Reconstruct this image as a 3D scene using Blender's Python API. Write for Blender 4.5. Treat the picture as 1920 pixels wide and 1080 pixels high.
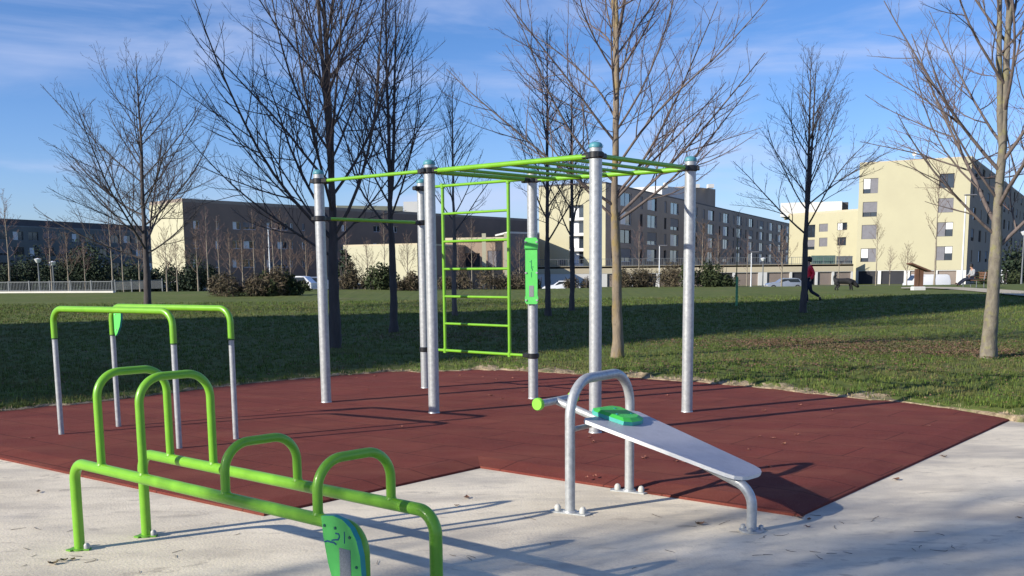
import bpy, bmesh, math, random
import numpy as np
from mathutils import Vector, Matrix, Quaternion

for o in list(bpy.data.objects):
    bpy.data.objects.remove(o)
S = bpy.context.scene
COL = S.collection
rad = math.radians

# ------------------------------------------------------------------ camera
FPX, EYE, Y0 = 2000.0, 1.6, 794.0            # focal length in photo pixels, eye height, principal row
pitch, roll = math.atan((794.0 - 500.0) / FPX), rad(-0.54)
fw = Vector((0, math.cos(pitch), -math.sin(pitch)))
rt = Vector((1, 0, 0)); up = rt.cross(fw)
cR = rt * math.cos(roll) + up * math.sin(roll)
cU = -rt * math.sin(roll) + up * math.cos(roll)
cam = bpy.data.cameras.new("camera"); co = bpy.data.objects.new("camera", cam); COL.objects.link(co)
cam.sensor_width = 36; cam.lens = FPX / 1920 * 36; cam.shift_y = (Y0 - 540) / 1920
cam.clip_start = .1; cam.clip_end = 6000
m = Matrix.Identity(4)
for i in range(3):
    m[i][0] = cR[i]; m[i][1] = cU[i]; m[i][2] = -fw[i]
m[2][3] = EYE
co.matrix_world = m
S.camera = co
S.render.resolution_x = 1024; S.render.resolution_y = 576
S.view_settings.view_transform = 'Standard'; S.view_settings.look = 'None'
S.view_settings.exposure = 0.48; S.view_settings.gamma = 1.0

def ray(px, py): return fw + cR * ((px - 960) / FPX) + cU * ((Y0 - py) / FPX)
def gp(px, py, z=0.0):
    d = ray(px, py); t = (z - EYE) / d.z; return Vector((d.x * t, d.y * t, z))
def at(px, py, Y):
    d = ray(px, py); t = Y / d.y; return Vector((d.x * t, Y, EYE + d.z * t))
def onplane(px, py, p, n):
    d = ray(px, py); o = Vector((0, 0, EYE)); return o + d * ((p - o).dot(n) / d.dot(n))

# ------------------------------------------------------------------ sun and sky
SUN_AZ, SUN_EL = rad(29.7), rad(24.2)        # direction the light travels, elevation
sd = Vector((math.cos(SUN_AZ) * math.cos(SUN_EL), math.sin(SUN_AZ) * math.cos(SUN_EL), -math.sin(SUN_EL)))
sl = bpy.data.lights.new("sun", 'SUN'); sl.energy = 4.8; sl.angle = rad(.5); sl.color = (1, .92, .8)
so = bpy.data.objects.new("sun", sl); COL.objects.link(so)
so.rotation_euler = sd.to_track_quat('-Z', 'Y').to_euler()
W = bpy.data.worlds.new("World"); S.world = W; W.use_nodes = True
nt = W.node_tree; N = nt.nodes; L = nt.links
bg = N['Background']; sky = N.new('ShaderNodeTexSky'); sky.sky_type = 'NISHITA'; sky.sun_disc = False
sky.sun_elevation = SUN_EL; sky.sun_rotation = rad(240.3); sky.air_density = 1.0; sky.dust_density = .3; sky.ozone_density = 2.5
bg.inputs[1].default_value = .10
tc = N.new('ShaderNodeTexCoord')
mp = N.new('ShaderNodeMapping'); mp.inputs['Scale'].default_value = (1.6, 1.0, 8.5); mp.inputs['Rotation'].default_value = (0, rad(-9), rad(15))
nz = N.new('ShaderNodeTexNoise'); nz.inputs['Scale'].default_value = 1.9; nz.inputs['Detail'].default_value = 7; nz.inputs['Roughness'].default_value = .56; nz.inputs['Distortion'].default_value = .5
cr = N.new('ShaderNodeMapRange'); cr.interpolation_type = 'SMOOTHSTEP'
cr.inputs[1].default_value = .44; cr.inputs[2].default_value = .74; cr.inputs[3].default_value = 0; cr.inputs[4].default_value = .62
tint = N.new('ShaderNodeMix'); tint.data_type = 'RGBA'; tint.blend_type = 'MULTIPLY'; tint.inputs[0].default_value = 1
sep = N.new('ShaderNodeSeparateXYZ'); L.new(tc.outputs['Generated'], sep.inputs[0])
el = N.new('ShaderNodeMapRange'); el.inputs[1].default_value = .0; el.inputs[2].default_value = .20; L.new(sep.outputs[2], el.inputs[0])
tg = N.new('ShaderNodeMix'); tg.data_type = 'RGBA'; tg.inputs[6].default_value = (.70, .84, 1.30, 1); tg.inputs[7].default_value = (.46, .68, 1.06, 1)
L.new(el.outputs[0], tg.inputs[0]); L.new(tg.outputs[2], tint.inputs[7])
cm = N.new('ShaderNodeMix'); cm.data_type = 'RGBA'; cm.inputs[7].default_value = (4.6, 5.2, 7.2, 1)
L.new(tc.outputs['Generated'], mp.inputs[0]); L.new(mp.outputs[0], nz.inputs['Vector']); L.new(nz.outputs[0], cr.inputs[0])
L.new(sky.outputs[0], tint.inputs[6]); L.new(tint.outputs[2], cm.inputs[6]); L.new(cr.outputs[0], cm.inputs[0]); L.new(cm.outputs[2], bg.inputs[0])

# ------------------------------------------------------------------ materials
def mat(name, c, rough=.7, metal=0.0, var=.15, scale=6.0, bump=0.0, bscale=60.0, c2=None, spec=.5, island=0.0, stretch=None, coat=0.0):
    M = bpy.data.materials.new(name); M.use_nodes = True
    n = M.node_tree.nodes; l = M.node_tree.links; b = n['Principled BSDF']
    b.inputs['Roughness'].default_value = rough; b.inputs['Metallic'].default_value = metal
    b.inputs['Specular IOR Level'].default_value = spec
    if coat: b.inputs['Coat Weight'].default_value = coat; b.inputs['Coat Roughness'].default_value = .15
    if c2 is None: c2 = tuple(x * (1 - var) for x in c); c1 = tuple(min(1, x * (1 + var)) for x in c)
    else: c1 = c
    t = n.new('ShaderNodeTexCoord'); vec = t.outputs['Object']
    if stretch:
        p = n.new('ShaderNodeMapping'); p.inputs['Scale'].default_value = stretch; l.new(vec, p.inputs[0]); vec = p.outputs[0]
    z = n.new('ShaderNodeTexNoise'); z.inputs['Scale'].default_value = scale; z.inputs['Detail'].default_value = 6; z.inputs['Roughness'].default_value = .62
    l.new(vec, z.inputs['Vector'])
    r = n.new('ShaderNodeMapRange'); r.inputs[1].default_value = .3; r.inputs[2].default_value = .7; l.new(z.outputs[0], r.inputs[0])
    x = n.new('ShaderNodeMix'); x.data_type = 'RGBA'; x.inputs[6].default_value = (*c1, 1); x.inputs[7].default_value = (*c2, 1)
    l.new(r.outputs[0], x.inputs[0]); out = x.outputs[2]
    if island:
        g = n.new('ShaderNodeNewGeometry'); h = n.new('ShaderNodeMapRange'); h.inputs[3].default_value = 1 - island; h.inputs[4].default_value = 1 + island
        l.new(g.outputs['Random Per Island'], h.inputs[0]); k = n.new('ShaderNodeHueSaturation'); l.new(h.outputs[0], k.inputs['Value']); l.new(out, k.inputs['Color'])
        h2 = n.new('ShaderNodeMapRange'); h2.inputs[3].default_value = .5 - island * .05; h2.inputs[4].default_value = .5 + island * .05
        m3 = n.new('ShaderNodeMath'); m3.operation = 'FRACT'; m4 = n.new('ShaderNodeMath'); m4.operation = 'MULTIPLY'; m4.inputs[1].default_value = 7.13
        l.new(g.outputs['Random Per Island'], m4.inputs[0]); l.new(m4.outputs[0], m3.inputs[0]); l.new(m3.outputs[0], h2.inputs[0]); l.new(h2.outputs[0], k.inputs['Hue'])
        out = k.outputs[0]
    l.new(out, b.inputs['Base Color'])
    if bump:
        z2 = n.new('ShaderNodeTexNoise'); z2.inputs['Scale'].default_value = bscale; z2.inputs['Detail'].default_value = 4; l.new(vec, z2.inputs['Vector'])
        bp = n.new('ShaderNodeBump'); bp.inputs['Strength'].default_value = bump; bp.inputs['Distance'].default_value = .01
        l.new(z2.outputs[0], bp.inputs['Height']); l.new(bp.outputs[0], b.inputs['Normal'])
    M['out'] = 1
    return M

def addnoise(M, scale, lo, hi, col, fac=1.0, stretch=None, rough=.6, detail=5, dist=0.0):
    """lay another patch colour over the base colour, where a noise is high"""
    n = M.node_tree.nodes; l = M.node_tree.links; b = n['Principled BSDF']
    src = b.inputs['Base Color'].links[0].from_socket
    t = n.new('ShaderNodeTexCoord'); vec = t.outputs['Object']
    if stretch:
        p = n.new('ShaderNodeMapping'); p.inputs['Scale'].default_value = stretch[:3]
        if len(stretch) > 3: p.inputs['Rotation'].default_value = (0, 0, stretch[3])
        l.new(vec, p.inputs[0]); vec = p.outputs[0]
    z = n.new('ShaderNodeTexNoise'); z.inputs['Scale'].default_value = scale; z.inputs['Detail'].default_value = detail; z.inputs['Roughness'].default_value = rough; z.inputs['Distortion'].default_value = dist
    l.new(vec, z.inputs['Vector'])
    r = n.new('ShaderNodeMapRange'); r.inputs[1].default_value = lo; r.inputs[2].default_value = hi; r.inputs[4].default_value = fac; l.new(z.outputs[0], r.inputs[0])
    x = n.new('ShaderNodeMix'); x.data_type = 'RGBA'; x.inputs[7].default_value = (*col, 1)
    l.new(r.outputs[0], x.inputs[0]); l.new(src, x.inputs[6]); l.new(x.outputs[2], b.inputs['Base Color'])

GALV = mat('galvanised_steel', (.50, .52, .525), .46, .4, .12, 28, c2=(.33, .35, .365), bump=.06, bscale=90)
GREEN = mat('lime_paint', (.185, .455, .022), .40, 0, .08, 9, coat=.25, c2=(.145, .385, .018), bump=.04, bscale=30)
addnoise(GREEN, 14, .62, .78, (.10, .22, .03), .45, None, .7)
PANELG = mat('panel_green', (.11, .60, .12), .42, 0, .06, 12)
addnoise(PANELG, 18, .6, .8, (.10, .36, .10), .4, None, .7)
TEAL = mat('panel_teal_edge', (.02, .30, .27), .4, 0, .1, 8)
BLACK = mat('black_clamp', (.012, .013, .016), .4, 0, .2, 20)
CAPM = mat('post_cap_teal', (.07, .25, .30), .45, 0, .15, 20)
BOLTG = mat('bolt_cap_grey', (.33, .34, .34), .5, .2, .2, 30)
BOLTW = mat('bolt_cap', (.50, .50, .46), .5, 0, .1, 20)
INK = mat('print_blue', (.01, .09, .22), .5, 0, .1, 20)
STICK = mat('grey_sticker', (.22, .24, .25), .5, 0, .3, 160)
BOARD = mat('board_grey', (.42, .42, .46), .42, .1, .06, 30, bump=.35, bscale=300)
addnoise(BOARD, 7, .5, .75, (.31, .31, .34), .6, (1, 1, 1), .7)
BOARDE = mat('board_edge', (.72, .72, .70), .45, 0, .05, 20)
PADG = mat('pad_green', (.06, .50, .07), .4, 0, .08, 14)

RUB = mat('rubber_mat_red', (.185, .042, .030), .92, 0, .12, 2.2, bump=.5, bscale=260, c2=(.135, .032, .023), spec=.2)
addnoise(RUB, 120, .54, .72, (.34, .13, .11), .6); addnoise(RUB, 4.5, .55, .75, (.12, .035, .03), .55, None, .7)
addnoise(RUB, .9, .45, .70, (.235, .080, .050), .6, (1, 2.6, 1, rad(38)))
CONC = mat('concrete', (.79, .71, .56), .85, 0, .08, 1.1, bump=.35, bscale=55, c2=(.66, .59, .455), spec=.25)
addnoise(CONC, .8, .46, .68, (.47, .42, .34), .8, (1, 2.3, 1, rad(-35)))
addnoise(CONC, 9, .53, .76, (.44, .40, .32), .55, None, .7)
addnoise(CONC, 1.7, .58, .66, (.33, .29, .235), .6, (1, 2.6, 1, rad(12)), .75, dist=1.2)
addnoise(CONC, .45, .5, .64, (.42, .385, .33), .8, (1, 1.8, 1, rad(-25)), .62, dist=.6)
addnoise(CONC, 2.6, .6, .72, (.33, .30, .255), .55, (1, 3.5, 1, rad(-20)), .7)
addnoise(CONC, 120, .62, .8, (.32, .29, .25), .5); addnoise(CONC, 38, .68, .73, (.20, .17, .14), .7, (1, 1.8, 1, .6))
LAWN = mat('lawn_ground', (.128, .160, .040), .95, 0, .2, 3.5, bump=.8, bscale=38, c2=(.078, .105, .026), spec=.15)
addnoise(GALV, 2.2, .5, .75, (.32, .34, .36), .45, (1, 1, .4))
addnoise(LAWN, .28, .5, .72, (.18, .155, .075), .6, (1, 2.0, 1), .65)
addnoise(LAWN, 5.5, .56, .74, (.115, .085, .048), .75, None, .7)
addnoise(LAWN, 22, .56, .76, (.15, .15, .055), .5, None, .7)
addnoise(LAWN, 1.3, .5, .66, (.055, .085, .024), .7, (1, 1.6, 1), .75)
addnoise(LAWN, .16, .62, .74, (.075, .048, .032), .7, (1, 2.2, 1), .7)
SOIL = mat('dry_soil', (.44, .35, .235), .95, 0, .3, 9, bump=1, bscale=40, c2=(.15, .11, .065))
BLADE = mat('grass_blade', (.112, .162, .032), .8, 0, .2, 1.2, island=.6, c2=(.062, .098, .020), spec=.2)
addnoise(BLADE, .5, .5, .70, (.19, .155, .075), .75); addnoise(BLADE, .15, .5, .7, (.11, .12, .045), .7)
addnoise(SOIL, 6, .5, .62, (.10, .075, .045), .85, None, .75); addnoise(SOIL, 2.2, .5, .62, (.10, .12, .04), .8, None, .7)
DRYG = mat('dry_grass', (.42, .34, .20), .85, 0, .25, 5, island=.4)
LITTER = mat('leaf_litter', (.16, .095, .055), .8, 0, .3, 5, island=.6)
LEAFB = mat('dead_leaf', (.30, .14, .085), .8, 0, .3, 9, island=.4)
addnoise(LITTER, 1.1, .5, .62, (.10, .105, .04), .8)
TWIGM = mat('dead_twig', (.06, .045, .035), .85, 0, .3, 9)
BARK = mat('bark_pale', (.17, .135, .12), .88, 0, .2, 9, bump=.8, bscale=45, c2=(.085, .068, .062), stretch=(1, 1, .25))
BARKY = mat('bark_lichen', (.27, .215, .15), .9, 0, .2, 7, bump=.8, bscale=40, c2=(.14, .115, .09), stretch=(1, 1, .3))
addnoise(BARKY, 5, .5, .62, (.26, .19, .055), .7, (1, 1, .5)); addnoise(BARKY, 16, .6, .7, (.12, .095, .07), .7)
BARKD = mat('bark_shaded', (.085, .072, .068), .9, 0, .2, 9, bump=.7, bscale=45, c2=(.045, .039, .038), stretch=(1, 1, .25))  # darker bark: shade painted in for the trees inside the shadow band
BARKM = mat('bark_mottled', (.24, .215, .165), .9, 0, .2, 11, bump=.9, bscale=35, c2=(.12, .105, .085), stretch=(1, 1, .45))
addnoise(BARKM, 9, .52, .66, (.22, .21, .09), .7); addnoise(BARKM, 22, .6, .72, (.09, .075, .06), .7)
TWP = mat('twig_pale', (.16, .105, .095), .85, 0, .15, 3)
TWD = mat('twig_shaded', (.055, .042, .042), .85, 0, .15, 3)  # twigs darkened likewise, shade in the colour
TWR = mat('twig_reddish', (.155, .105, .08), .85, 0, .2, 3)
POLEY = mat('young_trunk', (.25, .215, .165), .85, 0, .2, 6)
HEDGE = mat('hedge_brown', (.085, .068, .04), .9, 0, .2, 2, island=.5)
HEDGEG = mat('bush_green', (.035, .05, .016), .9, 0, .2, 2, island=.5)
CONIF = mat('conifer_green', (.022, .038, .018), .9, 0, .2, 2, island=.5)

WALLY = mat('wall_cream', (.46, .435, .29), .85, 0, .03, .3, c2=(.425, .40, .27))
WALLC = mat('wall_pale', (.46, .44, .31), .85, 0, .04, .3)
WALLD = mat('wall_brown_or_shaded', (.33, .25, .185), .85, 0, .08, .4)
WALLB = mat('wall_dark_brown_or_shaded', (.235, .17, .14), .85, 0, .1, .3)
WALLG = mat('wall_dark_grey_or_shaded', (.31, .255, .215), .85, 0, .1, .3)
BAND = mat('band_cream', (.50, .44, .31), .85, 0, .04, .4)
WHITE = mat('white_render', (.60, .60, .58), .8, 0, .04, .4)
ROOFM = mat('roof_dark', (.09, .085, .085), .85, 0, .15, .5)
SHUT = mat('shutter_grey', (.17, .17, .19), .7, 0, .1, 2)
FRAMEW = mat('frame_white', (.70, .72, .74), .6, 0, .05, 3)
FRAMED = mat('frame_dark', (.03, .03, .035), .6, 0, .1, 3)
GLASS = mat('window_glass', (.035, .05, .07), .12, 0, .5, .6, c2=(.012, .016, .024), spec=.8)
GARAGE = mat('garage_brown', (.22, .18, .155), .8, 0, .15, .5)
GARAGED = mat('garage_shade', (.02, .022, .03), .8, 0, .2, .5)  # near-black panels standing for the shade inside open garages
RAILM = mat('railing_grey', (.14, .155, .165), .5, 0, .15, 1)
RAILG = mat('screen_green', (.08, .15, .13), .6, 0, .15, 1)
ASPH = mat('asphalt', (.075, .073, .070), .9, 0, .15, .8, bump=.3, bscale=40)
PATHM = mat('path_sand', (.44, .385, .28), .9, 0, .15, 1.5, bump=.3, bscale=40)
WOOD = mat('brown_wood', (.13, .065, .038), .75, 0, .2, 4, stretch=(4, 4, .6))
RED = mat('red_jacket', (.75, .012, .035), .7, 0, .15, 6)
NAVY = mat('navy_cloth', (.012, .016, .035), .85, 0, .2, 9)
GREYC = mat('grey_cloth', (.30, .31, .32), .85, 0, .15, 9)
SKIN = mat('skin', (.45, .26, .18), .55, 0, .08, 9)
HAIR = mat('dark_hair', (.012, .009, .008), .6, 0, .2, 30)
FUR = mat('black_fur', (.009, .009, .011), .75, 0, .3, 20, bump=1, bscale=60)
CARW = mat('car_white', (.75, .76, .78), .3, 0, .02, 2, coat=.6)
CARS = mat('car_silver', (.42, .44, .46), .32, .5, .04, 2, coat=.6)
CARD = mat('car_dark', (.02, .022, .03), .3, 0, .1, 2, coat=.6)
TYRE = mat('tyre', (.015, .015, .015), .9, 0, .1, 9)
RIM = mat('rim', (.4, .4, .42), .4, .6, .1, 9)
LAMPG = mat('lamp_glass', (.65, .68, .70), .3, 0, .05, 9)
CURB = mat('kerb_white', (.70, .68, .62), .8, 0, .08, 1)
STAKE = mat('green_guard', (.10, .30, .13), .7, 0, .2, 5)

# ------------------------------------------------------------------ mesh helpers
class MB:
    def __init__(s): s.v = []; s.f = []; s.m = []
    def add(s, vs, fs, mi=0):
        o = len(s.v); s.v += [tuple(v) for v in vs]; s.f += [tuple(i + o for i in f) for f in fs]; s.m += [mi] * len(fs); return s
    def box(s, c, size, rz=0.0, mi=0, R=None, bev=0.0):
        hx, hy, hz = [q / 2 for q in size]
        R = R or Matrix.Rotation(rz, 3, 'Z'); c = Vector(c)
        if bev:
            b = min(bev, hx * .9, hy * .9, hz * .9); vs = []
            for z, i in ((-hz, b), (-hz + b, 0), (hz - b, 0), (hz, b)):
                for x, y in ((-hx + i, -hy + i), (hx - i, -hy + i), (hx - i, hy - i), (-hx + i, hy - i)):
                    vs.append(c + R @ Vector((x, y, z)))
            fs = [(3, 2, 1, 0), (12, 13, 14, 15)]
            for k in range(3):
                for j in range(4): fs.append((k * 4 + j, k * 4 + (j + 1) % 4, k * 4 + 4 + (j + 1) % 4, k * 4 + 4 + j))
            return s.add(vs, fs, mi)
        vs = [c + R @ Vector((x, y, z)) for z in (-hz, hz) for x, y in ((-hx, -hy), (hx, -hy), (hx, hy), (-hx, hy))]
        return s.add(vs, [(3, 2, 1, 0), (4, 5, 6, 7), (0, 1, 5, 4), (1, 2, 6, 5), (2, 3, 7, 6), (3, 0, 4, 7)], mi)
    def tube(s, pts, r, n=14, mi=0, cap=True):
        pts = [Vector(p) for p in pts]; k = len(pts); rs = r if hasattr(r, '__len__') else [r] * k
        T = [(pts[min(i + 1, k - 1)] - pts[max(i - 1, 0)]).normalized() for i in range(k)]
        a = T[0].orthogonal().normalized(); vs = []
        for i in range(k):
            a = (a - T[i] * a.dot(T[i])).normalized(); b = T[i].cross(a)
            for j in range(n):
                t = 2 * math.pi * j / n; vs.append(pts[i] + (a * math.cos(t) + b * math.sin(t)) * rs[i])
        fs = [(i * n + j, i * n + (j + 1) % n, (i + 1) * n + (j + 1) % n, (i + 1) * n + j) for i in range(k - 1) for j in range(n)]
        if cap: fs += [tuple(range(n - 1, -1, -1)), tuple((k - 1) * n + j for j in range(n))]
        return s.add(vs, fs, mi)
    def prism(s, pts, nrm, th, mi=0, mside=None):
        """flat outline pts (3-D, coplanar) thickened by th along nrm"""
        n = len(pts); nrm = Vector(nrm).normalized(); a = [Vector(p) for p in pts]; b = [p + nrm * th for p in a]
        s.add(a + b, [tuple(range(n - 1, -1, -1)), tuple(range(n, 2 * n))], mi)
        o = len(s.v) - 2 * n
        for i in range(n):
            s.f.append((o + i, o + (i + 1) % n, o + n + (i + 1) % n, o + n + i)); s.m.append(mi if mside is None else mside)
        return s
    def build(s, name, mats, parent=None, smooth=True, ang=40):
        me = bpy.data.meshes.new(name); me.from_pydata(s.v, [], s.f)
        mats = mats if isinstance(mats, (list, tuple)) else [mats]
        for q in mats: me.materials.append(q)
        if len(mats) > 1: me.polygons.foreach_set('material_index', s.m)
        me.update()
        if smooth:
            me.polygons.foreach_set('use_smooth', [True] * len(s.f)); me.set_sharp_from_angle(angle=rad(ang))
        o = bpy.data.objects.new(name, me); COL.objects.link(o)
        if parent is not None:
            o.parent = parent; o.matrix_parent_inverse = Matrix.Translation(parent.location).inverted() if parent.parent is None else Matrix.Identity(4)
        return o

def npmesh(name, V, F, mats, parent=None, smooth=False, mi=None):
    """V (n,3) array, F list of arrays of tri/quad faces"""
    me = bpy.data.meshes.new(name)
    loops = np.concatenate([f.reshape(-1) for f in F]).astype(np.int32)
    tot = np.concatenate([np.full(len(f), f.shape[1], np.int32) for f in F])
    st = np.concatenate([[0], np.cumsum(tot)[:-1]]).astype(np.int32)
    me.vertices.add(len(V)); me.vertices.foreach_set('co', np.asarray(V, np.float32).reshape(-1))
    me.loops.add(len(loops)); me.loops.foreach_set('vertex_index', loops)
    me.polygons.add(len(tot)); me.polygons.foreach_set('loop_start', st); me.polygons.foreach_set('loop_total', tot)
    for q in (mats if isinstance(mats, (list, tuple)) else [mats]): me.materials.append(q)
    if mi is not None: me.polygons.foreach_set('material_index', mi.astype(np.int32))
    me.polygons.foreach_set('use_smooth', np.full(len(tot), smooth))
    me.update(calc_edges=True); me.validate()
    o = bpy.data.objects.new(name, me); COL.objects.link(o)
    if parent is not None: o.parent = parent
    return o

def tag(o, label=None, cat=None, group=None, kind=None):
    if label: o['label'] = label
    if cat: o['category'] = cat
    if group: o['group'] = group
    if kind: o['kind'] = kind
    return o
def thing(name, label, cat, loc=(0, 0, 0), group=None):
    o = bpy.data.objects.new(name, None); COL.objects.link(o); o.location = loc; o.empty_display_size = .2
    return tag(o, label, cat, group)
def copy_tree(o, parent=None):
    c = o.copy(); COL.objects.link(c)
    if parent is not None: c.parent = parent
    for ch in list(o.children): copy_tree(ch, c)
    return c
def arc(c, a, b, r, t0, t1, n=8):
    return [Vector(c) + Vector(a) * (r * math.cos(t0 + (t1 - t0) * i / n)) + Vector(b) * (r * math.sin(t0 + (t1 - t0) * i / n)) for i in range(n + 1)]
Z = Vector((0, 0, 1))
def hoop(p, q, z0, z1, r, n=10):
    """inverted-U centre line: from p at z0 up to z1 across to q and down to z0, bend radius r"""
    p = Vector((p[0], p[1], 0)); q = Vector((q[0], q[1], 0)); d = (q - p).normalized()
    out = [p + Z * z0]
    out += arc(p + d * r + Z * (z1 - r), -d, Z, r, 0, math.pi / 2, n)
    out += arc(q - d * r + Z * (z1 - r), -d, Z, r, math.pi / 2, math.pi, n)
    out.append(q + Z * z0); return out

# ------------------------------------------------------------------ terrain
rng = np.random.default_rng(7)
K = [Vector((-6.56, 10.76, 0)), Vector((-1.628, 6.816, 0)), Vector((-.26, 8.426, 0)), Vector((1.832, 6.646, 0)), Vector((5.094, 10.779, 0))]
bpts = np.array([(-300, 20), (-40, 15), (-9, 11.6), (-6.75, 10.75), (-5.73, 11.83), (-4.68, 13.09), (-3.41, 14.75), (-2.6, 15.6), (-1.71, 16.15), (-.48, 16.2), (1.09, 15.3), (2.45, 14.2), (3.54, 12.95), (4.3, 11.95), (5.12, 10.85), (5.6, 10.8), (8, 10.9), (12, 11.2), (40, 13), (300, 20)], float)
def far_drop(y): return -1.45 * np.clip((y - 73) / 45, 0, 1) ** 1.3
def ground_z(x, y): return float(far_drop(np.array(y, float)))
def build_lawn():
    xs = np.concatenate([np.linspace(-300, -9, 30)[:-1], np.linspace(-9, 9, 520), np.linspace(9, 300, 34)[1:]])
    yb = np.interp(xs, bpts[:, 0], bpts[:, 1])
    w = rng.normal(0, 1, len(xs)); w = np.convolve(w, np.ones(5) / 5, 'same') * .09 + np.convolve(rng.normal(0, 1, len(xs)), np.ones(25) / 25, 'same') * .35
    inner = (xs > -6.6) & (xs < 9); yb = yb + np.where(inner, w, 0)
    t = np.concatenate([[0, 0], np.geomspace(.035, 1500, 150)]); nr = len(t)
    xf = np.sign(xs) * np.abs(xs) ** 1.0
    X = np.zeros((nr, len(xs))); Y = np.zeros_like(X)
    for j, d in enumerate(t):
        X[j] = xs * (1 + d / 60.0); Y[j] = yb + d
    Zc = far_drop(Y)
    # knobbly surface close by
    def n2(sx, sy, amp, seed):
        g = np.random.default_rng(seed).normal(0, 1, (64, 64)); u = (X * sx) % 64; v = (Y * sy) % 64
        i = u.astype(int); j = v.astype(int); a = u - i; b = v - j; a = a * a * (3 - 2 * a); b = b * b * (3 - 2 * b)
        i2 = (i + 1) % 64; j2 = (j + 1) % 64
        return amp * (g[i, j] * (1 - a) * (1 - b) + g[i2, j] * a * (1 - b) + g[i, j2] * (1 - a) * b + g[i2, j2] * a * b)
    rough = n2(6, 6, .008, 1) + n2(17, 17, .006, 2) + n2(1.3, 1.3, .008, 3)
    big = n2(.08, .11, .05, 4) * np.clip((Y - 22) / 15, 0, 1) * np.clip((90 - Y) / 20, 0, 1)
    D = t[:, None]
    lip = .052 + .04 * np.clip(D / .25, 0, 1)
    Zc = Zc + lip + rough * np.clip(D / .1, 0, 1) + big
    Zc[0] = -.02; Zc[1] = .046 + np.abs(rng.normal(0, .008, len(xs)))
    V = np.stack([X, Y, Zc], -1).reshape(-1, 3); n = len(xs)
    j, i = np.meshgrid(np.arange(nr - 1), np.arange(n - 1), indexing='ij')
    F = np.stack([j * n + i, j * n + i + 1, (j + 1) * n + i + 1, (j + 1) * n + i], -1).reshape(-1, 4)
    mi = (j.reshape(-1) < 4).astype(int)
    # ragged soil margin of varying width
    wd = .05 + .30 * np.clip(np.convolve(rng.normal(0, 1, n - 1), np.ones(9) / 9, 'same') * 2 + .35, 0, 1.6) * np.clip((xs[:-1] + 1.0) / 1.2, .15, 1)
    mi = (t[:-1, None] < wd[None, :]).astype(int).reshape(-1)
    wid = (4 + 6 * np.clip(np.convolve(rng.normal(0, 1, n - 1), np.ones(12) / 12, 'same') * 2 + .4, 0, 2)).astype(int)
    o = npmesh('lawn', V, [F], [LAWN, SOIL], smooth=True, mi=mi); tag(o, kind='structure')
    return xs, yb
LX, LY = build_lawn()
MB().add([(-3000, -3000, -1.62), (3000, -3000, -1.62), (3000, 4000, -1.62), (-3000, 4000, -1.62)], [(0, 1, 2, 3)]).build('ground', ASPH)['kind'] = 'structure'
# concrete paving
pv = MB(); pv.add([(-60, -40, 0), (60, -40, 0), (60, 10.0, 0), (5.6, 10.6, 0), (5.6, 16.8, 0), (-6, 16.8, 0), (-6.9, 11.2, 0), (-60, 12, 0),
                   (-60, -40, -1.5), (60, -40, -1.5)], [tuple(range(8)), (1, 0, 8, 9)])
tag(pv.build('paving', CONC, smooth=False), kind='structure')
# rubber safety mat, a slab with chamfered border
def mat_slab():
    out = [K[0], K[1], K[2], K[3], K[4], Vector((4.9, 11.5, 0)), Vector((3.9, 13.3, 0)), Vector((2.7, 14.6, 0)), Vector((1.1, 15.8, 0)), Vector((-.5, 16.65, 0)), Vector((-2, 16.5, 0)), Vector((-3.7, 15.0, 0)), Vector((-5.0, 13.3, 0)), Vector((-6.2, 11.9, 0))]
    n = len(out)
    def inset(d):
        r = []
        for i in range(n):
            a, b, c = out[i - 1], out[i], out[(i + 1) % n]; e1 = (b - a).normalized(); e2 = (c - b).normalized()
            n1 = Vector((-e1.y, e1.x, 0)); n2 = Vector((-e2.y, e2.x, 0)); q = (n1 + n2); q = q / max(.3, q.length_squared / 2)
            r.append(b + q * d)
        return r
    L0 = out; L1 = inset(.006); L2 = inset(.22); L3 = inset(.235); b = MB(); zs = [0, .016, .045, .046]
    V = []
    for l, z in zip((L0, L1, L2, L3), zs): V += [(p.x, p.y, z) for p in l]
    F = [(k * n + i, k * n + (i + 1) % n, (k + 1) * n + (i + 1) % n, (k + 1) * n + i) for k in range(3) for i in range(n)]
    F.append(tuple(3 * n + i for i in range(n)))
    b.add(V, F); return b.build('rubber_mat', RUBM, smooth=False)
# seams between the rubber tiles, as shallow dark grooves in the material
RUBM = RUB
nn = RUB.node_tree.nodes; ll = RUB.node_tree.links; bb = nn['Principled BSDF']
tcn = nn.new('ShaderNodeTexCoord'); mpn = nn.new('ShaderNodeMapping'); mpn.inputs['Rotation'].default_value = (0, 0, rad(38.6)); mpn.inputs['Location'].default_value = (.25, .12, 0)
ll.new(tcn.outputs['Object'], mpn.inputs[0])
bk = nn.new('ShaderNodeTexBrick'); bk.inputs['Scale'].default_value = 1.0; bk.inputs['Mortar Size'].default_value = .008; bk.inputs['Mortar Smooth'].default_value = .4
bk.offset = .5; bk.inputs['Brick Width'].default_value = 1.0; bk.inputs['Row Height'].default_value = .5
bk.inputs['Color1'].default_value = (1, 1, 1, 1); bk.inputs['Color2'].default_value = (.90, .90, .90, 1); bk.inputs['Mortar'].default_value = (.45, .45, .45, 1)
ll.new(mpn.outputs[0], bk.inputs['Vector'])
mx = nn.new('ShaderNodeMix'); mx.data_type = 'RGBA'; mx.blend_type = 'MULTIPLY'; mx.inputs[0].default_value = 1
ll.new(bb.inputs['Base Color'].links[0].from_socket, mx.inputs[6]); ll.new(bk.outputs['Color'], mx.inputs[7]); ll.new(mx.outputs[2], bb.inputs['Base Color'])
tag(mat_slab(), 'large dark red rubber safety mat laid on the pale concrete', 'rubber mat')

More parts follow.
